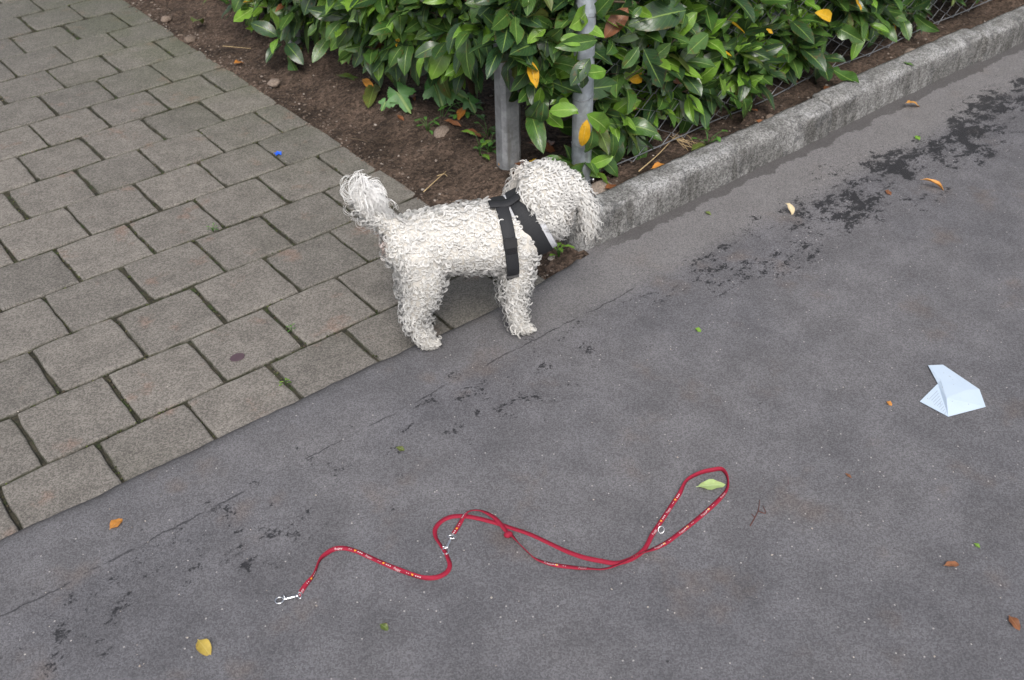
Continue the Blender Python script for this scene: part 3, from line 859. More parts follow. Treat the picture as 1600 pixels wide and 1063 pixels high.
# ---------------------------------------------------------------- pebbles and grit
def icos():
    bm = bmesh.new(); bmesh.ops.create_icosphere(bm, subdivisions=1, radius=1.0)
    V = np.array([v.co[:] for v in bm.verts]); F = np.array([[v.index for v in f.verts] for f in bm.faces]); bm.free()
    return V, F
IV, IF = icos()
def scatter_stones(name, pts, sizes, label, rv, flat=0.6, mat='stone'):
    VV, FF, RR = [], [], []
    for i, (p, s) in enumerate(zip(pts, sizes)):
        q = IV * (1 + rng.uniform(-.25, .25, (len(IV), 1))) * np.array([rng.uniform(.7, 1.3), rng.uniform(.7, 1.3), flat * rng.uniform(.7, 1.2)]) * s
        a = rng.uniform(0, 6.28); R2 = np.array([[math.cos(a), -math.sin(a), 0], [math.sin(a), math.cos(a), 0], [0, 0, 1]])
        VV.append(q @ R2.T + np.array(p)); FF.append(IF + i * len(IV)); RR.append(np.full(len(IV), rv(i)))
    me = mesh_np(name, np.concatenate(VV), np.concatenate(FF), attrs={'rnd': ('FLOAT', 'POINT', np.concatenate(RR))})
    return tag(link(name, me, None, [MAT[mat]]), label, kind='stuff')
pts, sz = [], []
for _ in range(2000):
    q = rnd.random()
    if q < 0.45: y = rnd.uniform(-0.97, 1.9); x = 0.90 + abs(rnd.gauss(0, 0.06))
    elif q < 0.75: y = rnd.uniform(-0.97, 1.8); x = rnd.uniform(0.93, 1.45)
    else: x = rnd.uniform(1.1, 4.0); y = rnd.uniform(-0.87, -0.55)
    if y < -0.86 and x > 1.05: continue
    s = rnd.choice([0.0016, 0.002, 0.0026, 0.0035, 0.005]) * rnd.uniform(0.7, 1.3)
    pts.append((x, y, max(soil_z(x, y), -0.002) + s * 0.25)); sz.append(s)
scatter_stones('gravel', pts, sz, 'small pebbles and crumbs strewn on the soil', lambda i: 0.85 * rnd.random() ** 1.5)
pts, sz = [], []
for _ in range(200):
    px, py = rnd.uniform(-100, 1700), rnd.uniform(330, 1150)
    p = at(px, py)
    if p.y > -1.03 and not (p.x > 1.05 and p.y < -0.98):
        if p.x > 0.9 or p.y > 1: continue
        p.z = 0.0
    s = rnd.choice([0.0008, 0.001, 0.0012, 0.0018]) * rnd.uniform(0.8, 1.3)
    pts.append((p.x, p.y, p.z + s * 0.4)); sz.append(s)
scatter_stones('grit', pts, sz, 'pale grit scattered over road and paving', lambda i: rnd.uniform(0.75, 1.0))

def mat_moss():
    M = MB('moss'); r = M.n('ShaderNodeAttribute'); r.attribute_name = 'rnd'
    ramp = M.n('ShaderNodeValToRGB'); M.set(ramp.inputs[0], r.outputs['Fac'])
    e = ramp.color_ramp.elements; e[0].color = (0.030, 0.036, 0.014, 1); e[1].color = (0.15, 0.12, 0.085, 1)
    for q, c in ((0.45, (0.050, 0.062, 0.018, 1)), (0.7, (0.060, 0.046, 0.030, 1)), (0.9, (0.085, 0.110, 0.025, 1))): ramp.color_ramp.elements.new(q).color = c
    M.p(Base_Color=ramp.outputs[0], Roughness=0.95); M.bump(M.noise(500, 3), 0.8, 0.002)
    return M.m
MAT['moss'] = mat_moss()
pts, sz = [], []
for _ in range(4200):
    v = rnd.randint(-10, 4); y0 = -v * S
    if rnd.random() < 0.5: x = rnd.uniform(-0.9, 0.92); y = y0 + rnd.gauss(0, 0.0022)
    else:
        u = rnd.randint(-4, 4) + (0.5 if v % 2 else 0.0); x = u * S + rnd.gauss(0, 0.0024); y = y0 - rnd.uniform(0, S)
    if y < edge_y(x) + 0.01 or x > 0.92: continue
    if noise.noise((x * 5, y * 5, 8)) + noise.noise((x * 14, y * 14, 2)) * 0.6 < -0.05: continue
    s_ = rnd.uniform(0.0012, 0.0034)
    pts.append((x, y, -0.0055 + rnd.uniform(0, 0.0035))); sz.append(s_)
scatter_stones('moss', pts, sz, 'moss and crumbs filling the paving joints', lambda i: rnd.random(), 0.7, 'moss')

def stone(px, py, z, r, rv, label):
    p = at(px, py, z)
    bm = bmesh.new(); bmesh.ops.create_icosphere(bm, subdivisions=3, radius=1.0)
    V = np.array([v.co[:] for v in bm.verts]); F = np.array([[v.index for v in f.verts] for f in bm.faces]); bm.free()
    sd = rnd.uniform(0, 50)
    k = np.array([1 + 0.22 * noise.noise((a * 1.3 + sd, b * 1.3, c * 1.3)) for a, b, c in V])
    V = V * k[:, None] * np.array([1.15, 0.95, 0.72]) * r
    o = link('stone', mesh_np('stone', V, F, attrs={'rnd': ('FLOAT', 'POINT', np.full(len(V), rv))}), None, [MAT['stone']])
    o.location = p; tag(o, label, 'stone', 'loose stones in the bed')
stone(1424, 84, 0.07, 0.026, 0.62, 'round pinkish stone lying between fence and far kerb')
stone(939, 298, 0.055, 0.034, 0.66, 'flat tan stone between the round post and the kerb')
stone(692, 208, 0.03, 0.026, 0.62, 'brown stone half sunk among weeds by the square post')
stone(1203, 184, 0.07, 0.014, 0.5, 'small dark stone on soil behind the kerb')
stone(297, 62, 0.012, 0.02, 0.35, 'dark pebble at the paving edge far along the driveway')
stone(428, 130, 0.02, 0.020, 0.62, 'pale chipped stone on the soil beside the paving')
stone(862, 405, 0.0, 0.012, 0.8, 'pale pebble under the chest of the dog')
stone(259, 30, 0.012, 0.018, 0.6, 'light grey pebble in the soil far along the driveway')

# ---------------------------------------------------------------- seedlings and weeds
def maple_geo(L, seed):
    r = random.Random(seed)
    lobes = [(-2.25, 0.42), (-1.15, 0.78), (0, 1.0), (1.15, 0.78), (2.25, 0.42)]
    N = 61; V = [(0, 0, 0)]; UV = [(0.5, 0.0)]
    for i in range(N):
        a = -2.75 + 5.5 * i / (N - 1)
        rr = 0.50
        for c, s in lobes:
            t = abs(a - c) / 0.60
            if t < 1: rr = max(rr, s * (1 - t ** 1.5 * 0.62))
        rr *= 1 + 0.07 * math.sin(i * 2.6 + seed)
        x, y = rr * math.cos(a), rr * math.sin(a)
        V.append((x * L, y * L, L * (0.05 * math.sin(3 * a + seed) - 0.18 * rr * rr)))
        UV.append((0.5 + y * 0.45, 0.5 + 0.5 * x))
    F = [(0, i, i + 1, i + 1) for i in range(1, N)]
    return np.array(V), [(0, i, i + 1) for i in range(1, N)], np.array(UV)
def tri_leaf(name, geo, mat, parent, o, d, up, rv):
    V, F, UV = geo; F = np.array(F)
    d = norm(np.array(d)); up = np.array(up); n = norm(up - d * (up @ d)); y = np.cross(n, d)
    me = mesh_np(name, V @ np.stack([d, y, n], 1).T + np.array(o), F, attrs={'rnd': ('FLOAT', 'POINT', np.full(len(V), rv))})
    uvl = me.uv_layers.new(name='UVMap'); uvl.data.foreach_set('uv', UV[F.ravel()].astype(np.float32).ravel())
    return link(name, me, parent, [mat])
def seedling(px, py, z, specs, label):
    b = at(px, py, z); e = empty('maple_seedling', b); tag(e, label, 'seedling', 'maple seedlings under the hedge')
    for k, (lx, ly, hz, L, da) in enumerate(specs):
        # leaf centre pixel at height hz above ground
        c = at(lx, ly, z + hz) - b
        tube('stalk', catmull([(0, 0, -0.01), (c.x * 0.4, c.y * 0.4, c.z * 0.75), tuple(c)], 4), np.full(9, 0.0012), MAT['weed'], e, 5)
        d = CAM_R[0] * math.cos(da) + np.array([-0.3, -0.35, -0.55]) * math.sin(da)
        tri_leaf('leaf', maple_geo(L, k + px), MAT['maple'], e, c, d, (-0.5, -0.62, 0.6), rnd.random())
seedling(640, 178, 0.03, [(622, 145, 0.07, 0.072, 1.15), (602, 160, 0.05, 0.030, 1.9)], 'maple seedling with a broad lobed leaf growing from open soil')
seedling(690, 185, 0.035, [(680, 135, 0.09, 0.070, 1.3), (705, 140, 0.08, 0.064, 0.7), (733, 158, 0.06, 0.042, 1.2)], 'maple seedling with several lobed leaves in shade under the hedge')
def weed(px, py, z, n, L, spread, label, mat='weed', group='weeds by the posts'):
    b = at(px, py, z); e = empty('weed', b); tag(e, label, 'weed', group)
    r = random.Random(px * 7 + py)
    for k in range(n):
        a = k * 2.4 + r.uniform(-.4, .4); hh = r.uniform(0.15, 1.0)
        p = np.array([math.cos(a) * spread * r.uniform(.1, .6), math.sin(a) * spread * r.uniform(.1, .6), hh * L * 1.6])
        d = np.array([math.cos(a), math.sin(a), r.uniform(-.2, .7)])
        if hh * L * 1.6 > 0.01:
            tube('stalk', [(0, 0, -0.003), tuple(p * [0.4, 0.4, 0.7]), tuple(p)], [0.0012, 0.001, 0.0008], MAT['weed'], e, 4)
        g_ = leaf_geo(L * r.uniform(.6, 1.1), L * 0.42, 0.2, r.uniform(.2, 1.0), 0.2, k, 0.8, 0, 0.003)
        me = leaf_mesh('leaf', g_, MAT[mat], r.random())
        o = link('leaf', me, e)
        dd = norm(d); up = np.array([0, 0, 1.0]); nn = norm(up - dd * (up @ dd)); yy = np.cross(nn, dd)
        o.matrix_local = Matrix(((dd[0], yy[0], nn[0], p[0]), (dd[1], yy[1], nn[1], p[1]), (dd[2], yy[2], nn[2], p[2]), (0, 0, 0, 1)))
weed(765, 240, 0.03, 14, 0.034, 0.07, 'leafy green weed tuft against the foot of the square post')
weed(762, 215, 0.03, 12, 0.03, 0.08, 'tall thin weed beside the square post under the hedge')
weed(725, 180, 0.03, 16, 0.035, 0.10, 'spreading low weed among the maple leaves under the hedge')
weed(668, 205, 0.025, 9, 0.026, 0.05, 'sparse small weed beside the half sunk stone')
weed(478, 70, 0.03, 22, 0.04, 0.16, 'dark leafy weed clump at the foot of the slim post')
weed(1105, 228, 0.07, 9, 0.03, 0.07, 'pale weed on soil close behind the kerb')
weed(455, 517, 0.0, 6, 0.010, 0.012, 'tiny green sprig in a paving joint near the gum spot', group='weeds in paving joints')
weed(333, 361, 0.0, 6, 0.011, 0.012, 'tiny green sprig in a joint in the middle of the driveway', group='weeds in paving joints')
weed(446, 601, 0.0, 5, 0.012, 0.012, 'tiny yellow green sprig in the joint next to the road edge', 'leaf_young', group='weeds in paving joints')
weed(873, 402, 0.004, 7, 0.030, 0.03, 'bright green leaves at the kerb end under the muzzle of the dog', 'leaf_young')
weed(750, 244, 0.03, 3, 0.045, 0.03, 'broad bright leaf lying at the foot of the square post', 'leaf_young')

# ---------------------------------------------------------------- fallen leaves and litter
def fallen(p0, p1, wr, mat, label, curl=0.5, z=ZR, roll=0.25, cat='leaf', name='fallen_leaf', fold=0.25, zt=None, group='fallen leaves on the road'):
    a, b = at(*p0, z), at(*p1, z if zt is None else zt)
    d = b - a; L = d.length
    geo = leaf_geo(L, L * wr, fold, curl, 0.25, int(p0[0] * 3 + p0[1]), 0.85, roll, L * 0.08)
    me = leaf_mesh(name, geo, MAT[mat], rnd.random())
    co = np.array([v.co[:] for v in me.vertices])
    o = link(name, me); 
    ax = d.normalized(); up = Vector((0, 0, 1)); nn = (up - ax * up.dot(ax)).normalized(); yy = nn.cross(ax)
    # stand on the ground: lift by the lowest vertex
    wz = [(ax * c[0] + yy * c[1] + nn * c[2]).z for c in co]
    lift = max(0, -min(wz)) * 0.8 + 0.0008 if zt is None else 0
    o.matrix_world = Matrix(((ax.x, yy.x, nn.x, a.x), (ax.y, yy.y, nn.y, a.y), (ax.z, yy.z, nn.z, a.z + lift), (0, 0, 0, 1)))
    return tag(o, label, cat, group)
fallen((1087, 764), (1131, 758), 0.42, 'leaf_pale', 'pale green leaf lying inside the loop of the red leash', 0.2)
fallen((1435, 293), (1478, 298), 0.26, 'leaf_orange', 'long curled tan leaf on the bare road below the dark blotches', 0.9, fold=0.9)
fallen((1412, 172), (1438, 166), 0.36, 'leaf_orange', 'orange leaf with stalk lying on the road against the kerb', 0.9)
fallen((172, 830), (190, 812), 0.62, 'leaf_orange', 'torn triangular orange leaf on the road near the paving', 0.3)
fallen((310, 1003), (328, 1024), 0.70, 'leaf_mustard', 'folded mustard yellow leaf on the open road', 0.4, fold=0.4)
fallen((1225, 328), (1242, 338), 0.50, 'leaf_cream', 'crumpled cream coloured leaf scrap beside the dark blotches', 1.5, fold=0.6)
fallen((594, 979), (607, 985), 0.8, 'leaf_olive', 'tiny brown leaf crumb below the clip of the leash', 0.8)
fallen((1575, 964), (1592, 984), 0.6, 'leaf_brown', 'flat brown leaf fragment on the road at the side opposite the dog', 0.3)
fallen((1473, 888), (1498, 882), 0.4, 'leaf_brown', 'dull brown leaf shred on the road below the paper', 0.5)
fallen((1521, 851), (1531, 856), 0.7, 'leaf_young', 'tiny green leaf bit on the road below the paper', 0.5)
fallen((1086, 515), (1095, 519), 0.8, 'leaf_young', 'tiny green leaf bit on the road in front of the dog', 0.5)
fallen((619, 702), (632, 704), 0.7, 'leaf_olive', 'tiny yellow green leaf bit on the road behind the dog', 0.5)
fallen((1428, 215), (1437, 219), 0.8, 'leaf_young', 'tiny yellow green bit at the edge of the dark blotch nearest the kerb', 0.5)
fallen((1382, 300), (1392, 305), 0.7, 'leaf_brown', 'rusty leaf crumb between dark blotch and tan leaf', 0.5)
fallen((1101, 333), (1111, 336), 0.6, 'leaf_olive', 'tiny olive leaf bit on the pale strip along the kerb', 0.5)
fallen((1385, 629), (1393, 634), 0.8, 'leaf_orange', 'tiny orange crumb on the road beside the paper', 0.5)
fallen((1320, 742), (1330, 747), 0.5, 'leaf_brown', 'tiny red brown crumb near the red twig', 0.5)
B = 'fallen leaves in the bed'
fallen((822, 230), (868, 240), 0.45, 'leaf_brown', 'large brown leaf on soil between the two posts', 0.4, 0.045, group=B)
fallen((824, 258), (846, 254), 0.5, 'leaf_yellow', 'yellow leaf on soil at the foot of the square post', 0.4, 0.04, group=B)
fallen((1016, 270), (1046, 260), 0.45, 'leaf_orange', 'orange leaf caught behind the kerb below the hedge', 0.4, 0.085, group=B)
fallen((925, 283), (952, 272), 0.5, 'leaf_brown', 'brown leaf on soil right of the round post', 0.4, 0.06, group=B)
fallen((944, 300), (965, 292), 0.5, 'leaf_brown', 'brown leaf wedged between tan stone and kerb', 0.5, 0.07, group=B)
fallen((1180, 192), (1198, 200), 0.5, 'leaf_brown', 'brown leaf on soil behind the first kerb stone', 0.5, 0.08, group=B)
fallen((304, 48), (316, 34), 0.5, 'leaf_olive', 'curled yellow green leaf on soil far along the driveway', 0.9, 0.02, group=B)
fallen((366, 104), (380, 98), 0.6, 'leaf_orange', 'orange leaf on soil at the paving edge', 0.6, 0.015, group=B)
fallen((384, 36), (394, 28), 0.7, 'leaf_orange', 'orange brown leaf on soil beside the slim post', 0.6, 0.025, group=B)
fallen((526, 122), (562, 126), 0.35, 'leaf_olive', 'narrow green leaf lying on open soil', 0.3, 0.03, group=B)
fallen((588, 138), (576, 166), 0.42, 'leaf_olive', 'dull green leaf fallen beside the maple seedling', 0.3, 0.03, group=B)
fallen((1410, 100), (1427, 103), 0.4, 'leaf_mid', 'green leaf resting on top of the kerb', 0.3, 0.11, group=B)
fallen((1080, 240), (1100, 226), 0.4, 'leaf_olive', 'yellow green leaf lying behind the kerb below the hedge', 0.3, 0.085, group=B)
# more litter of the bed, deep under the hedge
for k in range(38):
    x = rnd.uniform(1.2, 3.2); y = rnd.uniform(-0.84, -0.5)
    if k < 20: x, y = rnd.uniform(1.12, 1.35), rnd.uniform(-0.7, 0.9)
    z = soil_z(x, y) + 0.006
    a = rnd.uniform(0, 6.28); L = rnd.uniform(0.03, 0.08)
    px0 = topx((x, y, z)); px1 = topx((x + L * math.cos(a), y + L * math.sin(a), z))
    mm = rnd.choice(['leaf_brown', 'leaf_brown', 'leaf_orange', 'leaf_olive'])
    nm = {'leaf_brown': 'brown', 'leaf_orange': 'orange', 'leaf_olive': 'olive green'}[mm]
    fallen(px0[:2], px1[:2], 0.42, mm, 'dry %s dead leaf on the soil under the %s side of the hedge' % (nm, 'driveway' if k < 20 else 'road'), 0.5, z, group='%s dead leaves under the %s side of the hedge' % (nm, 'driveway' if k < 20 else 'road'))

# twigs and straw
def twig(pts, r, mat, label, group=None, z=ZR):
    c = catmull([tuple(at(*p, z + r)) for p in pts], 4)
    o = tube('twig', c, np.linspace(r, r * 0.5, len(c)), mat, None, 5)
    return tag(o, label, 'twig', group)
tw = empty('twig', at(1185, 800)); tag(tw, 'thin forked dark red twig lying on the road beside the leash loop', 'twig')
b0 = at(1185, 800)
for pts in ([(1172, 822), (1181, 806), (1185, 797), (1187, 781)], [(1185, 799), (1196, 802), (1192, 790)], [(1179, 808), (1174, 803)]):
    c = catmull([tuple(at(*p, ZR + 0.001) - b0) for p in pts], 4)
    tube('stalk', c, np.linspace(0.0011, 0.0006, len(c)), MAT['redtwig'], tw, 5)
twig([(998, 268), (1030, 240), (1062, 205)], 0.002, MAT['straw'], 'long pale straw leaning behind the kerb end', 'dry stalks in the bed', 0.085)
for k in range(9):
    x0 = 1052 + rnd.uniform(-8, 14); y0 = 218 + rnd.uniform(-8, 8)
    twig([(x0, y0), (x0 + rnd.uniform(5, 16), y0 + rnd.uniform(-6, 10)), (x0 + rnd.uniform(14, 36), y0 + rnd.uniform(4, 24))], 0.0012, MAT['straw'], 'dry straw stalk in the pale tuft behind the kerb', 'dry stalks in the bed', 0.085)
twig([(662, 300), (680, 283), (697, 268)], 0.0018, MAT['straw'], 'thin bent straw on the open soil behind the dog', 'dry stalks in the bed', 0.02)
twig([(683, 275), (694, 272), (699, 276)], 0.0014, MAT['straw'], 'short straw crossing the bent straw on the soil', 'dry stalks in the bed', 0.02)
twig([(545, 216), (560, 218), (574, 222)], 0.002, MAT['twig'], 'short brown stick on soil at the paving edge', 'dry stalks in the bed', 0.02)
twig([(348, 72), (370, 74), (392, 76)], 0.0015, MAT['straw'], 'straw lying on soil far along the driveway', 'dry stalks in the bed', 0.025)

# blue scrap: small five petalled flower of blue plastic
bs = empty('blue_scrap', at(435, 243, 0.0)); tag(bs, 'tiny bright blue crumpled scrap on the paving', 'scrap')
for k in range(5):
    a = k * 1.257; me = leaf_mesh('petal', leaf_geo(0.013, 0.011, 0.3, -0.9 + 0.3 * k, 0.2, k, 0.8, 0.2, 0.001), MAT['blue'], 0.5)
    o = link('petal', me, bs); o.rotation_euler = (0, 0, a); o.location = (0, 0, 0.004 + 0.001 * k)
# gum spot
gp = at(371, 559, 0.0)
bm = bmesh.new(); N = 28
vs = [bm.verts.new((0.017 * math.cos(t) * (1 + 0.14 * noise.noise((math.cos(t) * 2, math.sin(t) * 2, 0))), 0.0135 * math.sin(t) * (1 + 0.14 * noise.noise((math.cos(t) * 2, math.sin(t) * 2, 3))), 0.0012)) for t in [i * 2 * math.pi / N for i in range(N)]]
vo = [bm.verts.new((v.co.x * 1.06, v.co.y * 1.06, 0.0)) for v in vs]
bm.faces.new(vs)
for i in range(N): bm.faces.new((vo[i], vo[(i + 1) % N], vs[(i + 1) % N], vs[i]))
me = bpy.data.meshes.new('gum'); bm.to_mesh(me); bm.free()
o = link('chewing_gum', me, None, [MAT['gum']]); o.location = (gp.x, gp.y, 0.0012); tag(o, 'flat purple grey spot of trodden gum on a paver', 'gum')

# ---------------------------------------------------------------- folded paper
def paper():
    K = 1 / 7.086
    def pp(x, y, h): return at(1380 + x * K, 530 + y * K, ZR + 0.001 + h * 0.6)
    pts = [pp(498, 290, .008), pp(662, 283, .006), pp(1065, 555, .011), pp(1135, 748, .006), pp(720, 857, .0015), pp(405, 690, .005), pp(605, 492, .004), pp(700, 650, .015), pp(930, 560, .014), pp(640, 450, .012)]
    tri = [(0, 9, 1), (0, 6, 9), (1, 9, 8), (1, 8, 2), (2, 8, 3), (9, 7, 8), (9, 6, 7), (7, 3, 8), (7, 4, 3), (6, 4, 7), (6, 5, 4)]
    c = sum(pts, Vector()) / len(pts)
    e = empty('paper', (c.x, c.y, ZR)); tag(e, 'folded white paper scrap with printed lines lying on the road', 'paper')
    V = [p - Vector((c.x, c.y, ZR)) for p in pts]
    me = bpy.data.meshes.new('sheet'); me.from_pydata([tuple(v) for v in V] + [(v.x, v.y, v.z - 0.0008) for v in V], [], [t for t in tri] + [(a + 10, c_ + 10, b + 10) for a, b, c_ in tri])
    link('sheet', me, e, [MAT['paper']])
    # printed lines on the lower flap
    A, Bp, Cc = V[6], V[5], V[4]
    VV, FF = [], []
    for k in range(9):
        t = 0.16 + k * 0.085
        # lines run parallel to edge 6-5 direction
        q0 = A.lerp(Cc, t) * 0.90 + Bp * 0.10 if False else A.lerp(Cc, t)
        q1 = Bp.lerp(Cc, t)
        a_, b_ = q0.lerp(q1, 0.14), q0.lerp(q1, 0.80 - 0.15 * rnd.random())
        wv = (Cc - A).normalized() * 0.0017
        i0 = len(VV); up = Vector((0, 0, 0.0007))
        VV += [tuple(a_ + up), tuple(b_ + up), tuple(b_ + wv + up), tuple(a_ + wv + up)]; FF.append((i0, i0 + 1, i0 + 2, i0 + 3))
    me = bpy.data.meshes.new('print'); me.from_pydata(VV, [], FF); link('printed_lines', me, e, [MAT['ink']])
paper()

# ---------------------------------------------------------------- leash
LP = [(467, 932, 0), (476, 919, 25), (489, 904, 60), (495, 891, 70), (500.6, 877.5, 60), (510, 868, 40), (523, 860, 25), (538, 858, 10), (555, 861.5, 0), (570, 868, 0), (589, 876.5, 0), (607.5, 885, 5), (626, 893.5, 25), (645, 901, 45), (664, 905.6, 40), (682.5, 904, 20), (697.5, 896, 10), (703, 885, 15), (699, 872, 20), (695.6, 864, 20), (688, 853, 25), (680.6, 840, 20), (680.6, 827, 10), (690, 815.6, 5), (705, 809, 10), (724, 808, 10), (744, 811, 8), (772.5, 818, 4), (802.5, 827, 0), (829, 836, 0), (857, 849, 0), (885, 862.5, 5), (913, 873, 15), (941, 879, 20), (960, 882, 15), (977, 879, 10), (994, 871, 15), (1006, 860.5, 15), (1012.5, 850, 10), (1019, 837, 10), (1028, 823, 5), (1040, 805, 0), (1051, 788, 0), (1062, 772.5, 20), (1070, 757, 45), (1078.5, 749, 50), (1095.5, 741, 45), (1112, 737, 40), (1126, 736, 45), (1134, 744, 50), (1137, 755.6, 50), (1134, 769, 25), (1121, 784, 0), (1104, 799.6, 0), (1082, 818, 0), (1062, 833.5, 0), (1041, 849, 0), (1021, 860, 10), (1002, 869, 30), (985, 877.5, 30), (960, 888, 25), (941, 891.6, 25), (922.5, 890.6, 20), (904, 889, 8), (876, 885, 0), (857, 882, 10), (838, 875.6, 25), (825, 866, 45), (810, 851, 40), (799, 838, 20), (791, 832.5, 10), (780, 819, 0), (769, 808, 5), (754, 800.6, 20), (740.6, 799.7, 25), (729, 805, 25), (720, 817.5, 5), (709, 834, 0)]
leash = empty('dog_leash', at(800, 850)); tag(leash, 'thin red printed dog leash with metal clips lying in loops on the road', 'leash')
LB = at(800, 850)
def build_leash():
    W, T = 0.0086, 0.0012
    arr = []
    for i, (x, y, tw) in enumerate(LP):
        p = at(x, y, ZR)
        arr.append((p.x - LB.x, p.y - LB.y, 0.0, math.radians(min(84, tw * 1.5))))
    C = catmull(arr, 6)
    pos = C[:, :3].copy(); tw = C[:, 3]
    n = len(C)
    # over-crossings: lift the later strand where it passes over an earlier one
    lift = np.zeros(n)
    for i in range(n):
        for j in range(0, i - 25):
            dd = math.hypot(*(pos[i, :2] - pos[j, :2]))
            if dd < 0.016: lift[i] = max(lift[i], 0.0032 * (1 - max(0, dd - 0.008) / 0.010))
    # the long upper strand lies on top at the knot
    ker = np.ones(7) / 7
    lift = np.convolve(np.pad(lift, 3, 'edge'), ker, 'valid')
    pos[:, 2] = W / 2 * np.abs(np.sin(tw)) + T / 2 + 0.0004 + lift + np.array([0.0022 * max(0, noise.noise((k * 0.06, 2, 2))) for k in range(n)])
    tan = np.gradient(pos, axis=0); tan /= np.linalg.norm(tan, axis=1, keepdims=True)
    flat = np.cross(np.array([0, 0, 1.0])[None], tan); flat /= np.linalg.norm(flat, axis=1, keepdims=True)
    nor = np.cross(tan, flat)
    wd = flat * np.cos(tw)[:, None] + nor * np.sin(tw)[:, None]
    no = nor * np.cos(tw)[:, None] - flat * np.sin(tw)[:, None]
    V = np.stack([pos - wd * W / 2 - no * T / 2, pos + wd * W / 2 - no * T / 2, pos + wd * W / 2 + no * T / 2, pos - wd * W / 2 + no * T / 2], 1).reshape(-1, 3)
    F = []
    for i in range(n - 1):
        for k in range(4):
            a, b = i * 4 + k, i * 4 + (k + 1) % 4
            F.append((a, b, b + 4, a + 4))
    F += [(3, 2, 1, 0), ((n - 1) * 4, (n - 1) * 4 + 1, (n - 1) * 4 + 2, (n - 1) * 4 + 3)]
    me = mesh_np('strap', V, F, smooth=False)
    s = np.concatenate([[0], np.cumsum(np.linalg.norm(np.diff(pos, axis=0), axis=1))])
    uvl = me.uv_layers.new(name='UVMap')
    uv = np.array([[(s[v // 4] if v // 4 < n else 0), (0.0, 0.0108, 0.0108, 0.0)[v % 4]] for v in np.array(F).ravel()], np.float32)
    uvl.data.foreach_set('uv', uv.ravel())
    strap = link('strap', me, leash, [MAT['web_red']])
    def on(sv, wv, up=0.0004):
        i = min(n - 2, max(0, int(np.searchsorted(s, sv)) - 1)); f = (sv - s[i]) / (s[i + 1] - s[i] + 1e-9)
        p = pos[i] * (1 - f) + pos[i + 1] * f; return p + wd[i] * wv + no[i] * (T / 2 + up)
    # print: a word, dots and a small heart, repeated along the strap
    cu = bpy.data.curves.new('word', 'FONT'); cu.body = 'Puppy'; cu.size = 0.0062; cu.resolution_u = 2
    tmp = bpy.data.objects.new('tmp', cu); COL.objects.link(tmp)
    bpy.context.view_layer.update()
    wm = bpy.data.meshes.new_from_object(tmp.evaluated_get(bpy.context.evaluated_depsgraph_get()))
    bpy.data.objects.remove(tmp)
    wv_ = [(v.co.x, v.co.y) for v in wm.vertices]; wf = [tuple(p.vertices) for p in wm.polygons]
    bpy.data.meshes.remove(wm)
    def disc(cx, cy, r, k=8): return [(cx + r * math.cos(t * 2 * math.pi / k), cy + r * math.sin(t * 2 * math.pi / k)) for t in range(k)]
    heart = [(0.8 * x_, 0.8 * y_) for x_, y_ in [(0, -0.0030), (0.0026, 0.0002), (0.0026, 0.0019), (0.0014, 0.0026), (0, 0.0016), (-0.0014, 0.0026), (-0.0026, 0.0019), (-0.0026, 0.0002)]]
    # printed stretches given by control index ranges of the traced path
    def arc(i): return s[min(n - 1, i * 6)]
    wV, wF, oV, oF = [], [], [], []
    for i0, i1, sg in ((0, 2, 1), (6, 12, 1), (39, 43, 1), (51, 58, -1), (62, 66, -1), (75, 77, 1)):
        q = arc(i0)
        while q < arc(i1) - 0.012:
            def put(poly, lst, fl, ox):
                b = len(lst); lst.extend([tuple(on(q + ox + sg * x if sg > 0 else q + ox + 0.022 + sg * x, y * sg)) for x, y in poly]); fl.append(tuple(range(b, b + len(poly))))
            b = len(wV); 
            for x, y in wv_: wV.append(tuple(on(q + (x if sg > 0 else 0.022 - x), (y - 0.0026) * sg)))
            wF.extend([tuple(b + k for k in f) for f in wf])
            for k in range(2): put(disc(0.004 * k, 0, 0.0009), wV, wF, 0.028)
            put(heart, oV, oF, 0.040)
            for k in range(3): put(disc(0.0042 * k, 0, 0.0014), wV, wF, 0.047)
            q += 0.064
    for nm, VVv, FFv, mt in (('white_lettering', wV, wF, 'print_white'), ('orange_heart', oV, oF, 'print_orange')):
        me2 = bpy.data.meshes.new(nm); me2.from_pydata(VVv, [], FFv); tag(link(nm, me2, strap, [MAT[mt]]), kind='stuff')
    return pos
LPOS = build_leash()
def rel(x, y, h): p = at(x, y, ZR + h) - LB; return (p.x, p.y, h)
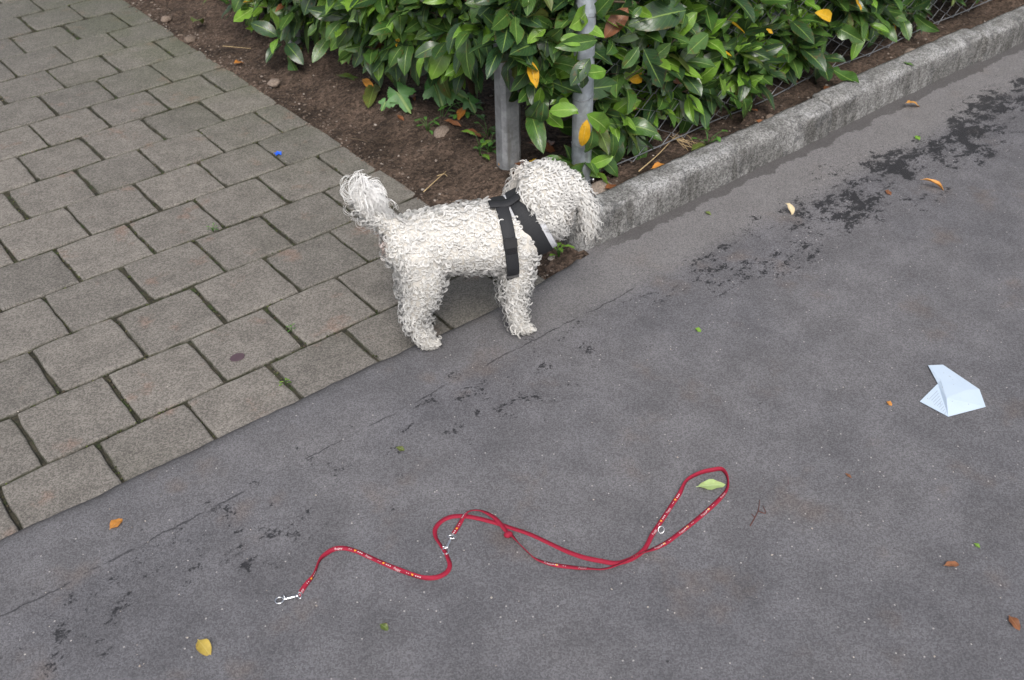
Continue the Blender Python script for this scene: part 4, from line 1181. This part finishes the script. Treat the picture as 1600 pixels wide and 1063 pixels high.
def clip(p_ring, p_strap, nm='snap_hook'):
    a, b = Vector(rel(*p_ring, 0.004)), Vector(rel(*p_strap, 0.004))
    d = (b - a); L = d.length; d.normalize(); sd_ = Vector((-d.y, d.x, 0))
    R0 = 0.0075
    ring = [a + d * (R0 * (1 - math.cos(t))) * 1.0 + sd_ * (R0 * 0.9 * math.sin(t)) for t in np.linspace(0, 2 * math.pi, 18, endpoint=False)]
    o = tube(nm, ring, np.full(18, 0.0017), MAT['chrome'], leash, 6, True)
    def sub(nm2, pts, r): return tube(nm2, pts, r, MAT['chrome'], o, 8)
    sub('hook_body', [a + d * q for q in (0.014, 0.016, 0.020, L * 0.72, L * 0.78, L * 0.80)], [0.0022, 0.0032, 0.0030, 0.0028, 0.0034, 0.002])
    sub('swivel', [a + d * q for q in (L * 0.80, L * 0.82, L * 0.90, L * 0.92)], [0.002, 0.0040, 0.0040, 0.002])
    sub('trigger', [a + d * 0.017 + sd_ * 0.002, a + d * 0.0165 + sd_ * 0.007, a + d * 0.0165 + sd_ * 0.0085], [0.0015, 0.0015, 0.0024])
    e0 = a + d * (L * 0.96)
    tube('strap_eye', [e0 + sd_ * 0.0072 * math.cos(t) + d * 0.0036 * math.sin(t) for t in np.linspace(0, 2 * math.pi, 14, endpoint=False)], np.full(14, 0.0014), MAT['chrome'], o, 6, True)
clip((430, 940), (470, 930))
clip((694, 866), (706, 838))
dr = Vector(rel(1033, 828, 0.004))
tube('ring', [dr + Vector((0.0056 * math.cos(t), 0.0056 * math.sin(t), 0.0038 * math.sin(t + 1))) for t in np.linspace(0, 2 * math.pi, 18, endpoint=False)], np.full(18, 0.0009), MAT['chrome'], leash, 6, True)
kn = Vector(rel(794, 835, 0.006))
bm = bmesh.new(); bmesh.ops.create_icosphere(bm, subdivisions=2, radius=1)
for v in bm.verts: v.co = Vector((v.co.x * 0.009, v.co.y * 0.0075, v.co.z * 0.0055)) * (1 + 0.25 * noise.noise(v.co * 3))
me = bpy.data.meshes.new('knot'); bm.to_mesh(me); bm.free()
for p in me.polygons: p.use_smooth = True
me.uv_layers.new(name='UVMap')
o = link('knot', me, leash, [MAT['web_red']]); o.location = kn

# ---------------------------------------------------------------- the dog
hind = np.array(at(668, 545, ZR))[:2]; fore = np.array(at(828, 522, ZR))[:2]
fw = (fore - hind) / np.linalg.norm(fore - hind); lf = np.array([-fw[1], fw[0]])
org = hind + lf * 0.045
dog = empty('dog', (float(org[0]), float(org[1]), ZR), math.atan2(fw[1], fw[0]))
tag(dog, 'small curly white dog in a black harness sniffing at the kerb end', 'dog')

def dog_body():
    ch = []
    def chain(pts, ys=(0,), mirror=False):
        P_ = catmull(pts, 6)
        for q in P_:
            for dy in ys:
                ch.append((q[0], q[1] + dy, q[2], q[3]))
                if mirror: ch.append((q[0], -(q[1] + dy), q[2], q[3]))
    chain([(-0.018, 0, .262, .058), (0.04, 0, .262, .067), (.10, 0, .258, .073), (.17, 0, .254, .076), (.22, 0, .252, .070), (.245, 0, .250, .058)], (-.007, .007))
    chain([(.0, .040, .255, .052), (.004, .046, .20, .049), (-.010, .046, .14, .036), (-.022, .046, .095, .025), (-.012, .045, .055, .021), (-.003, .045, .026, .019), (.013, .045, .017, .014), (.021, .045, .014, .010)], mirror=True)
    chain([(.222, .034, .245, .046), (.218, .040, .18, .037), (.213, .042, .125, .026), (.214, .043, .075, .022), (.220, .043, .034, .019), (.236, .043, .018, .0145), (.246, .043, .014, .011)], mirror=True)
    chain([(.235, 0, .275, .058), (.262, .003, .305, .052), (.285, .006, .332, .056)])
    chain([(.288, .004, .350, .062), (.300, .012, .346, .064), (.316, .028, .330, .054), (.328, .052, .306, .036), (.338, .074, .286, .027), (.346, .090, .272, .021)])
    # ears: the head is turned away to the left, so the right ear hangs on the kerb side
    chain([(.340, -.006, .372, .024), (.366, -.012, .345, .022), (.383, -.015, .312, .020), (.388, -.016, .280, .019), (.388, -.016, .260, .015)])
    chain([(.296, -.014, .320, .048), (.308, -.014, .292, .036), (.314, -.012, .272, .024)])
    chain([(.262, .050, .372, .022), (.246, .066, .344, .020), (.240, .072, .312, .019), (.240, .072, .290, .015)])
    chain([(-.045, 0, .305, .026), (-.078, 0, .338, .020), (-.103, 0, .366, .017), (-.110, 0, .392, .011)])
    bm = bmesh.new()
    for x, y, z, r in ch:
        bmesh.ops.create_icosphere(bm, subdivisions=2, radius=r, matrix=Matrix.Translation((x, y, z)))
    me = bpy.data.meshes.new('body_src'); bm.to_mesh(me); bm.free()
    tmp = bpy.data.objects.new('tmp', me); COL.objects.link(tmp)
    md = tmp.modifiers.new('r', 'REMESH'); md.mode = 'VOXEL'; md.voxel_size = 0.0045; md.use_smooth_shade = True
    ms = tmp.modifiers.new('s', 'SMOOTH'); ms.iterations = 6; ms.factor = 0.5
    bpy.context.view_layer.update()
    out = bpy.data.meshes.new_from_object(tmp.evaluated_get(bpy.context.evaluated_depsgraph_get()))
    bpy.data.objects.remove(tmp)
    out.name = 'body'; out.materials.clear()
    return out
bmesh_dog = dog_body()
body = link('body', bmesh_dog, dog, [MAT['skin']])
nV = len(bmesh_dog.vertices); BV = np.empty(nV * 3); bmesh_dog.vertices.foreach_get('co', BV); BV = BV.reshape(-1, 3)
bmesh_dog.calc_loop_triangles()
BT = np.array([t.vertices[:] for t in bmesh_dog.loop_triangles])
bvh = BVHTree.FromPolygons([tuple(v) for v in BV], [tuple(int(q) for q in t) for t in BT])

# harness planes: (centre, normal, half width)
GC, GN = np.array([.196, 0, .258]), norm(np.array([1.0, 0, 0.06]))
NC, NN = np.array([.262, 0, .272]), norm(np.array([.108, 0, .048]))
HW_G, HW_N = 0.0140, 0.0215

# --- fur
def sample_roots(n, dmin):
    a, b, c = BV[BT[:, 0]], BV[BT[:, 1]], BV[BT[:, 2]]
    cr = np.cross(b - a, c - a); ar = np.linalg.norm(cr, axis=1)
    ti = rng.choice(len(BT), n, p=ar / ar.sum())
    u, v = rng.random(n), rng.random(n); f = u + v > 1; u[f] = 1 - u[f]; v[f] = 1 - v[f]
    P_ = a[ti] + (b - a)[ti] * u[:, None] + (c - a)[ti] * v[:, None]
    N_ = cr[ti] / ar[ti][:, None]
    cell = {}; keep = []
    for i in range(n):
        d = dmin(P_[i]); k = tuple((P_[i] / 0.008).astype(int)); ok = True
        for dx in (-1, 0, 1):
            for dy in (-1, 0, 1):
                for dz in (-1, 0, 1):
                    for j in cell.get((k[0] + dx, k[1] + dy, k[2] + dz), ()):
                        q = P_[i] - P_[j]
                        if q @ q < d * d: ok = False; break
                    if not ok: break
                if not ok: break
            if not ok: break
        if ok: keep.append(i); cell.setdefault(k, []).append(i)
    return P_[keep], N_[keep]
HEADC = np.array([.305, .012, .338])
def region(P_):
    x, y, z = P_[:, 0], P_[:, 1], P_[:, 2]
    reg = np.zeros(len(P_), int)                                        # 0 body
    reg[z < 0.165] = 2                                                  # legs
    reg[z < 0.036] = 3                                                  # paws
    hd = ((P_ - NC) @ NN > 0.012) & (z > 0.225) & (x > .24)
    reg[hd] = 1
    reg[hd & (x > .362) & (z < .362) & (y < .02)] = 5                   # ears
    reg[(x < .268) & (y > .048) & (z < .365) & (z > .275) & (x > .215)] = 5
    reg[hd & (y > .062) & (z < .335) & (x > .30)] = 6                   # muzzle
    reg[(x < -.060) & (z > .315)] = 4                                   # tail
    return reg
RP, RN = sample_roots(60000, lambda p: 0.0066)
REG = region(RP)
dg = np.abs((RP - GC) @ GN); dn = np.abs((RP - NC) @ NN)
under = ((dg < HW_G - 0.002) & (RP[:, 2] > .195) & (RP[:, 0] < .225)) | ((dn < HW_N) & (RP[:, 2] > .185) & (REG != 1) & (REG != 5)) | ((dn < HW_N) & (REG == 1))
under |= (np.abs(RP[:, 1]) < 0.012) & (RP[:, 0] > .168) & (RP[:, 0] < .25) & (RP[:, 2] > .31)
RP, RN, REG = RP[~under], RN[~under], REG[~under]
print('fur roots', len(RP), [int((REG == k).sum()) for k in range(7)])

def strands(P_, N_, flow, kind, K, M):
    """returns strand points (n*K, M, 3), radii (n*K, M), lock index"""
    n = len(P_)
    T1 = flow - N_ * (flow * N_).sum(1, keepdims=True); T1 /= np.linalg.norm(T1, axis=1, keepdims=True) + 1e-9
    T2 = np.cross(N_, T1)
    out = np.zeros((n, K, M, 3)); s = np.linspace(0, 1, M)
    if kind in ('ring', 'bigring'):
        R0 = rng.uniform(.0035, .0055, n); turn = rng.uniform(1.2, 1.8, n) * np.pi; hgt = rng.uniform(.0030, .0056, n)
        if kind == 'bigring': R0 = rng.uniform(.0048, .0078, n); hgt = rng.uniform(.0062, .0098, n); turn = rng.uniform(1.35, 1.9, n) * np.pi
        rot = rng.uniform(-1.2, 1.2, n); sg = rng.choice([-1, 1], n); tilt = rng.uniform(-.25, .45, n)
        for k in range(K):
            off = (k / (K - 1) - .5) if K > 1 else 0
            Rk = R0 * (1 + rng.normal(0, .05, n) + off * .36); ph = rng.normal(0, .05, n)
            a = T1 * np.cos(rot)[:, None] + T2 * np.sin(rot)[:, None]
            b = (np.cross(N_, a) * np.cos(tilt)[:, None] + N_ * np.sin(tilt)[:, None]) * sg[:, None]
            th = s[None] * turn[:, None] + ph[:, None]
            Rr = Rk[:, None] * (1 - .30 * s[None])
            h = hgt[:, None] * np.minimum(1, s[None] * 1.9) ** .8 + off * .0020
            jit = rng.normal(0, .0003, (n, 3))
            out[:, k] = P_[:, None] + jit[:, None] + N_[:, None] * h[..., None] + a[:, None] * (Rr * np.sin(th))[..., None] + b[:, None] * (Rr * (1 - np.cos(th)))[..., None]
    else:
        p = dict(wave=(.016, .027, .0046, 1.0, .30, .007), leg=(.020, .028, .0046, 1.15, .45, .009), paw=(.007, .012, .0016, .8, .35, .003), ear=(.030, .044, .0040, 1.3, .18, .006), muzzle=(.022, .036, .0032, 1.0, .30, .006))[kind]
        Ln = rng.uniform(p[0], p[1], n); amp = p[2] * rng.uniform(.6, 1.3, n); fr = p[3] * rng.uniform(.8, 1.2, n); ph0 = rng.uniform(0, 6.28, n); lift = p[4]; hg = p[5]
        yaw = rng.normal(0, .35, n)
        d0 = T1 * np.cos(yaw)[:, None] + T2 * np.sin(yaw)[:, None]; sd_ = np.cross(N_, d0)
        for k in range(K):
            off = (k / (K - 1) - .5) if K > 1 else 0
            fan = rng.normal(0, .05, n); Lk = Ln * rng.uniform(.86, 1.06, n)
            env = np.minimum(1, s * 2.2)[None]
            h = hg * (1 - np.exp(-s * 4))[None] + lift * Ln[:, None] * s[None] * (1 - .55 * s[None]) * .6
            th = ph0[:, None] + s[None] * fr[:, None] * 2 * np.pi
            lat = amp[:, None] * np.sin(th) * env + (off * .0042 * (1 - .6 * s))[None] + fan[:, None] * Lk[:, None] * s[None] ** 1.5
            ver = amp[:, None] * .7 * np.cos(th) * env
            out[:, k] = P_[:, None] + d0[:, None] * (Lk[:, None] * s[None] * .92)[..., None] + sd_[:, None] * lat[..., None] + N_[:, None] * (h + ver)[..., None]
            grav = {'wave': .30, 'leg': .18, 'paw': .05, 'ear': .35, 'muzzle': .5}[kind]
            out[:, k, :, 2] -= grav * Ln[:, None] * s[None] ** 2 * .45
    return out.reshape(n * K, M, 3)

def tintcol(P_):
    base = np.array([.835, .822, .795])[None].repeat(len(P_), 0) * rng.uniform(.93, 1.04, (len(P_), 1))
    def spot(c, r, col, k):
        nonlocal base
        w_ = np.clip(1 - np.linalg.norm(P_ - np.array(c), axis=1) / r, 0, 1)[:, None] ** .8 * k
        base = base * (1 - w_) + np.array(col) * w_
    spot((-.070, -.012, .272), .024, (.50, .27, .20), .75)
    spot((.352, -.050, .315), .030, (.62, .44, .30), .6)
    spot((.395, -.02, .25), .035, (.80, .70, .58), .30)
    spot((.235, .03, .365), .05, (.72, .60, .46), .5)
    spot((.35, .10, .265), .035, (.70, .58, .44), .5)
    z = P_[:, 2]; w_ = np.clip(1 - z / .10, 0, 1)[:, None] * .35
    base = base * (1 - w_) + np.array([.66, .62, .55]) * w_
    return np.clip(base, 0, .97)

FV, FF_, FT, FN = [], [], [], []
nvert = 0
def add_fur(mask, kind, flowfn, K, M, r0, r1):
    global nvert
    P_, N_ = RP[mask], RN[mask]
    if not len(P_): return
    st = strands(P_, N_, flowfn(P_, N_), kind, K, M)
    st[..., 2] = np.maximum(st[..., 2], 0.0012)
    rad = np.linspace(r0, r1, M)[None] * rng.uniform(.75, 1.2, (len(st), 1))
    V, F = tube_np(st, rad, 3)
    rn = np.repeat(np.repeat(N_, K, 0), M * 3, 0); tn = V - np.repeat(st.reshape(-1, 3), 3, 0); tn /= np.linalg.norm(tn, axis=1, keepdims=True) + 1e-12
    FN.append(rn * .66 + tn * .34)
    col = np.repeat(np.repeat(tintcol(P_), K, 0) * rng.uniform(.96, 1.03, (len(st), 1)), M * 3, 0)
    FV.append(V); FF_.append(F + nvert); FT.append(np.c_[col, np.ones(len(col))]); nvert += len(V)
down = lambda P_, N_: np.tile([-.35, 0, -1.0], (len(P_), 1)) + rng.normal(0, .35, (len(P_), 3))
def headflow(P_, N_):
    c = np.array([.272, .004, .410])
    d = P_ - c; d /= np.linalg.norm(d, axis=1, keepdims=True) + 1e-9
    nz = np.array([noise.noise_vector(Vector(tuple(p * 38.0))) for p in P_])
    return d * .7 + np.array([.15, 0, -.75]) + nz * 1.1 + rng.normal(0, .25, P_.shape)
def thin(dmin):
    cell = {}; keep = np.zeros(len(RP), bool)
    for i in rng.permutation(len(RP)):
        k = tuple((RP[i] / dmin).astype(int)); ok = True
        for dx in (-1, 0, 1):
            for dy in (-1, 0, 1):
                for dz in (-1, 0, 1):
                    for j in cell.get((k[0] + dx, k[1] + dy, k[2] + dz), ()):
                        q = RP[i] - RP[j]
                        if q @ q < dmin * dmin: ok = False
        if ok: keep[i] = True; cell.setdefault(k, []).append(i)
    return keep
BIG = thin(0.0093)
add_fur(REG == 0, 'ring', down, 3, 8, .00075, .00042)
add_fur((REG == 0) & BIG, 'bigring', down, 7, 11, .00062, .00038)
add_fur(REG == 1, 'wave', headflow, 5, 11, .00068, .00030)
add_fur((REG == 1) & BIG, 'bigring', headflow, 6, 11, .00060, .00036)
add_fur(REG == 5, 'ear', lambda P_, N_: np.tile([.1, 0, -1.0], (len(P_), 1)) + rng.normal(0, .15, P_.shape), 6, 11, .00050, .00020)
add_fur(REG == 6, 'muzzle', lambda P_, N_: np.tile([.10, .35, -1.0], (len(P_), 1)) + rng.normal(0, .2, P_.shape), 6, 10, .00050, .00020)
lg = REG == 2
h_ = rng.random(len(REG)) < .5
add_fur(lg, 'ring', down, 3, 8, .00078, .00042)
add_fur(lg & BIG, 'bigring', down, 7, 11, .00062, .00038)
add_fur(lg & (rng.random(len(REG)) < .3), 'leg', lambda P_, N_: np.tile([.0, 0, -1.0], (len(P_), 1)) + rng.normal(0, .3, P_.shape), 5, 9, .00068, .00032)
add_fur(REG == 3, 'ring', down, 4, 8, .0007, .0004)
add_fur(REG == 3, 'paw', lambda P_, N_: np.tile([.8, 0, -.8], (len(P_), 1)) + rng.normal(0, .35, P_.shape), 5, 6, .00055, .00028)
# tail plume: short ringlets on the stump and long wispy loops at the end
tl = REG == 4
add_fur(tl, 'ring', lambda P_, N_: np.tile([-.5, 0, .5], (len(P_), 1)) + rng.normal(0, .5, P_.shape), 4, 9, .0007, .0004)
add_fur(tl & (rng.random(len(REG)) < .75), 'leg', lambda P_, N_: np.tile([-.5, 0, .5], (len(P_), 1)) + rng.normal(0, .5, P_.shape), 5, 9, .0005, .00024)
def tail_loops():
    global nvert
    n = 300; M = 20; K = 5
    sp = catmull([(-.085, 0, .350), (-.102, 0, .370), (-.109, 0, .392), (-.102, 0, .406)], 8)
    root = sp[(rng.random(n) ** .8 * (len(sp) - 1)).astype(int)] + rng.normal(0, .006, (n, 3))
    S_ = np.linspace(0, 1, M)
    R0 = rng.uniform(.009, .024, n); a0 = rng.normal(1.25, .95, n); turn = -rng.uniform(1.4, 4.2, n)
    yaw = rng.normal(0, .75, n)
    ang = a0[:, None] + turn[:, None] * S_[None]
    st = (R0[:, None] * np.abs(turn)[:, None] / (M - 1)) * (1.4 - .8 * S_[None])
    hx = np.cumsum(np.cos(ang) * st, 1); hz = np.cumsum(np.sin(ang) * st, 1)
    out = np.zeros((n, M, 3))
    out[..., 0] = root[:, :1] + hx * np.cos(yaw)[:, None]; out[..., 1] = root[:, 1:2] + hx * np.sin(yaw)[:, None] * .8; out[..., 2] = root[:, 2:] + hz
    out = np.repeat(out, K, 0) + rng.normal(0, .0021, (n * K, 1, 3)) * (.3 + np.minimum(1, S_ * 2))[None, :, None]
    rad = np.linspace(.00055, .00034, M)[None] * rng.uniform(.75, 1.2, (n * K, 1))
    V, F = tube_np(out, rad, 3)
    cc = np.array([-.085, 0, .395])
    rn = V - cc; rn /= np.linalg.norm(rn, axis=1, keepdims=True) + 1e-12
    FN.append(rn * .6 + np.array([-.2, -.3, .3]))
    col = np.repeat(np.array([[.965, .955, .94]]) * rng.uniform(.95, 1.0, (n * K, 1)), M * 3, 0)
    FV.append(V); FF_.append(F + nvert); FT.append(np.c_[col, np.ones(len(col))]); nvert += len(V)
tail_loops()
FF_all = np.concatenate(FF_)
me = mesh_np('fur', np.concatenate(FV), FF_all, attrs={'tint': ('FLOAT_COLOR', 'POINT', np.concatenate(FT))})
nn_ = np.concatenate(FN); nn_ /= np.linalg.norm(nn_, axis=1, keepdims=True) + 1e-12
me.normals_split_custom_set_from_vertices(nn_.astype(np.float32))
print('fur quads', len(FF_all))
fur = link('fur', me, dog, [MAT['fur']]); tag(fur, 'curly white coat', kind='stuff')

def blob(name, loc, sc, mat, parent, sub=3, rot=(0, 0, 0)):
    bm = bmesh.new(); bmesh.ops.create_icosphere(bm, subdivisions=sub, radius=1)
    for v in bm.verts: v.co = Vector((v.co.x * sc[0], v.co.y * sc[1], v.co.z * sc[2]))
    me = bpy.data.meshes.new(name); bm.to_mesh(me); bm.free()
    for p in me.polygons: p.use_smooth = True
    o = link(name, me, parent, [mat]); o.location = loc; o.rotation_euler = rot
    return o
blob('nose', (.352, .108, .262), (.011, .013, .010), MAT['nose'], dog)
for yy, xx in ((.050, .366), (.076, .322)):
    blob('eye', (xx, yy, .335), (.0075, .0075, .0075), MAT['eye'], dog)

# --- harness
def band(name, C0, N0, hw, thick, offset, mat, parent, a0=0, a1=360, smooth=9, updir=(0, 0, 1), R_in=None):
    n = 96
    up = np.array(updir, float); up = norm(up - N0 * (up @ N0)); sd_ = np.cross(N0, up)
    R_ = []
    for k in range(n):
        a = 2 * math.pi * k / n
        d = up * math.cos(a) + sd_ * math.sin(a)
        r_ = []
        for o_ in (-.6, 0, .6):
            hit = bvh.ray_cast(Vector(C0 + N0 * hw * o_), Vector(d))
            r_.append(hit[3] if hit[0] is not None and hit[3] < .115 else 0.085)
        R_.append(max(r_) if hw < .02 else sorted(r_)[1])
    R_ = np.array(R_); ext = np.concatenate([R_[-smooth:], R_, R_[:smooth]]); R_ = np.convolve(ext, np.ones(2 * smooth + 1) / (2 * smooth + 1), 'valid')
    if R_in is not None: R_ = R_in
    R_raw = R_; R_ = R_ + offset
    ks_ = [k for k in range(n + 1) if a0 <= 360 * k / n <= a1]
    V = []; UVv = []
    for k in ks_:
        a = 2 * math.pi * (k % n) / n; d = up * math.cos(a) + sd_ * math.sin(a)
        for (wv, tv) in ((-1, 0), (-1, .6), (-.86, 1), (0, 1.12), (.86, 1), (1, .6), (1, 0)):
            V.append(C0 + N0 * hw * wv + d * (R_[k % n] + thick * tv)); UVv.append((k * 0.005, wv * hw))
    m_ = 7; F = []
    for i in range(len(ks_) - 1):
        for j in range(m_):
            F.append((i * m_ + j, (i + 1) * m_ + j, (i + 1) * m_ + (j + 1) % m_, i * m_ + (j + 1) % m_))
    me = mesh_np(name, V, F)
    uvl = me.uv_layers.new(name='UVMap'); uvl.data.foreach_set('uv', np.array(UVv, np.float32)[np.array(F).ravel()].ravel())
    return link(name, me, parent, [mat]), (R_raw if offset < .0070 else R_), up, sd_
harness = empty('harness'); harness.parent = dog
tag(harness, 'black webbing harness with pale grey padding')
_, NR, _, _ = band('padding', NC, NN, .0300, .003, .0010, MAT['web_grey'], harness)
band('neck_strap', NC + NN * -.002, NN, .0200, .0030, .0036, MAT['web_black'], harness, R_in=NR)
g_o, GR, gu, gs = band('girth_strap', GC, GN, HW_G, .003, .0085, MAT['web_black'], harness)
# strap along the spine joining both loops
def spine_strap():
    xs = np.linspace(.165, .250, 16); V = []; UVv = []
    for x in xs:
        hit = bvh.ray_cast(Vector((x, -0.004, .5)), Vector((0, 0, -1)))
        z = min(hit[0].z, .345) + .0135
        for y, t in ((-.015, 0), (-.014, .003), (0, .0042), (.014, .003), (.015, 0)):
            V.append((x, y - .004, z + t - abs(y) * .15)); UVv.append((x, y))
    zz = np.array(V).reshape(16, 5, 3); 
    for k in range(5): zz[:, k, 2] = np.convolve(np.pad(zz[:, k, 2], 2, 'edge'), np.ones(5) / 5, 'valid')
    V = zz.reshape(-1, 3)
    F = [(i * 5 + j, (i + 1) * 5 + j, (i + 1) * 5 + (j + 1) % 5, i * 5 + (j + 1) % 5) for i in range(15) for j in range(5)]
    me = mesh_np('back_strap', V, F); uvl = me.uv_layers.new(name='UVMap'); uvl.data.foreach_set('uv', np.array(UVv, np.float32)[np.array(F).ravel()].ravel())
    link('back_strap', me, harness, [MAT['web_black']])
    return V
SV = spine_strap()
top = SV.reshape(16, 5, 3)[11, 2]
tube('ring', [(top[0] + .004 + .002 * math.sin(t), top[1] - .004 + .0115 * math.cos(t), top[2] + .006 + .0105 * math.sin(t)) for t in np.linspace(0, 2 * math.pi, 20, endpoint=False)], np.full(20, .0016), MAT['chrome'], harness, 6, True)
# side release buckle and slider on the near side of the girth strap
def girth_plate(name, adeg, hw, hl, th, mat):
    a = math.radians(adeg); k = int(round(adeg / 360 * 96)) % 96
    d = gu * math.cos(a) + gs * math.sin(a); t = -gu * math.sin(a) + gs * math.cos(a)
    c = GC + d * (GR[k] + .003)
    bm = bmesh.new(); bmesh.ops.create_cube(bm, size=2.0)
    for v in bm.verts: v.co = Vector((v.co.x * hw, v.co.y * hl, v.co.z * th))
    bmesh.ops.bevel(bm, geom=bm.edges[:], offset=th * .6, segments=2, affect='EDGES')
    me = bpy.data.meshes.new(name); bm.to_mesh(me); bm.free()
    o = link(name, me, harness, [mat])
    o.matrix_local = Matrix(((GN[0], t[0], d[0], c[0]), (GN[1], t[1], d[1], c[1]), (GN[2], t[2], d[2], c[2]), (0, 0, 0, 1)))
    return o
# which side is the near (right, -y) side: gs = N x up
near = 1 if (gu * math.cos(math.radians(70)) + gs * math.sin(math.radians(70)))[1] < 0 else -1
girth_plate('buckle', near * 72 % 360, .0155, .012, .0045, MAT['plastic'])
girth_plate('buckle_prongs', near * 84 % 360, .0125, .006, .0035, MAT['plastic'])
girth_plate('slider', near * 128 % 360, .0150, .0045, .003, MAT['plastic'])
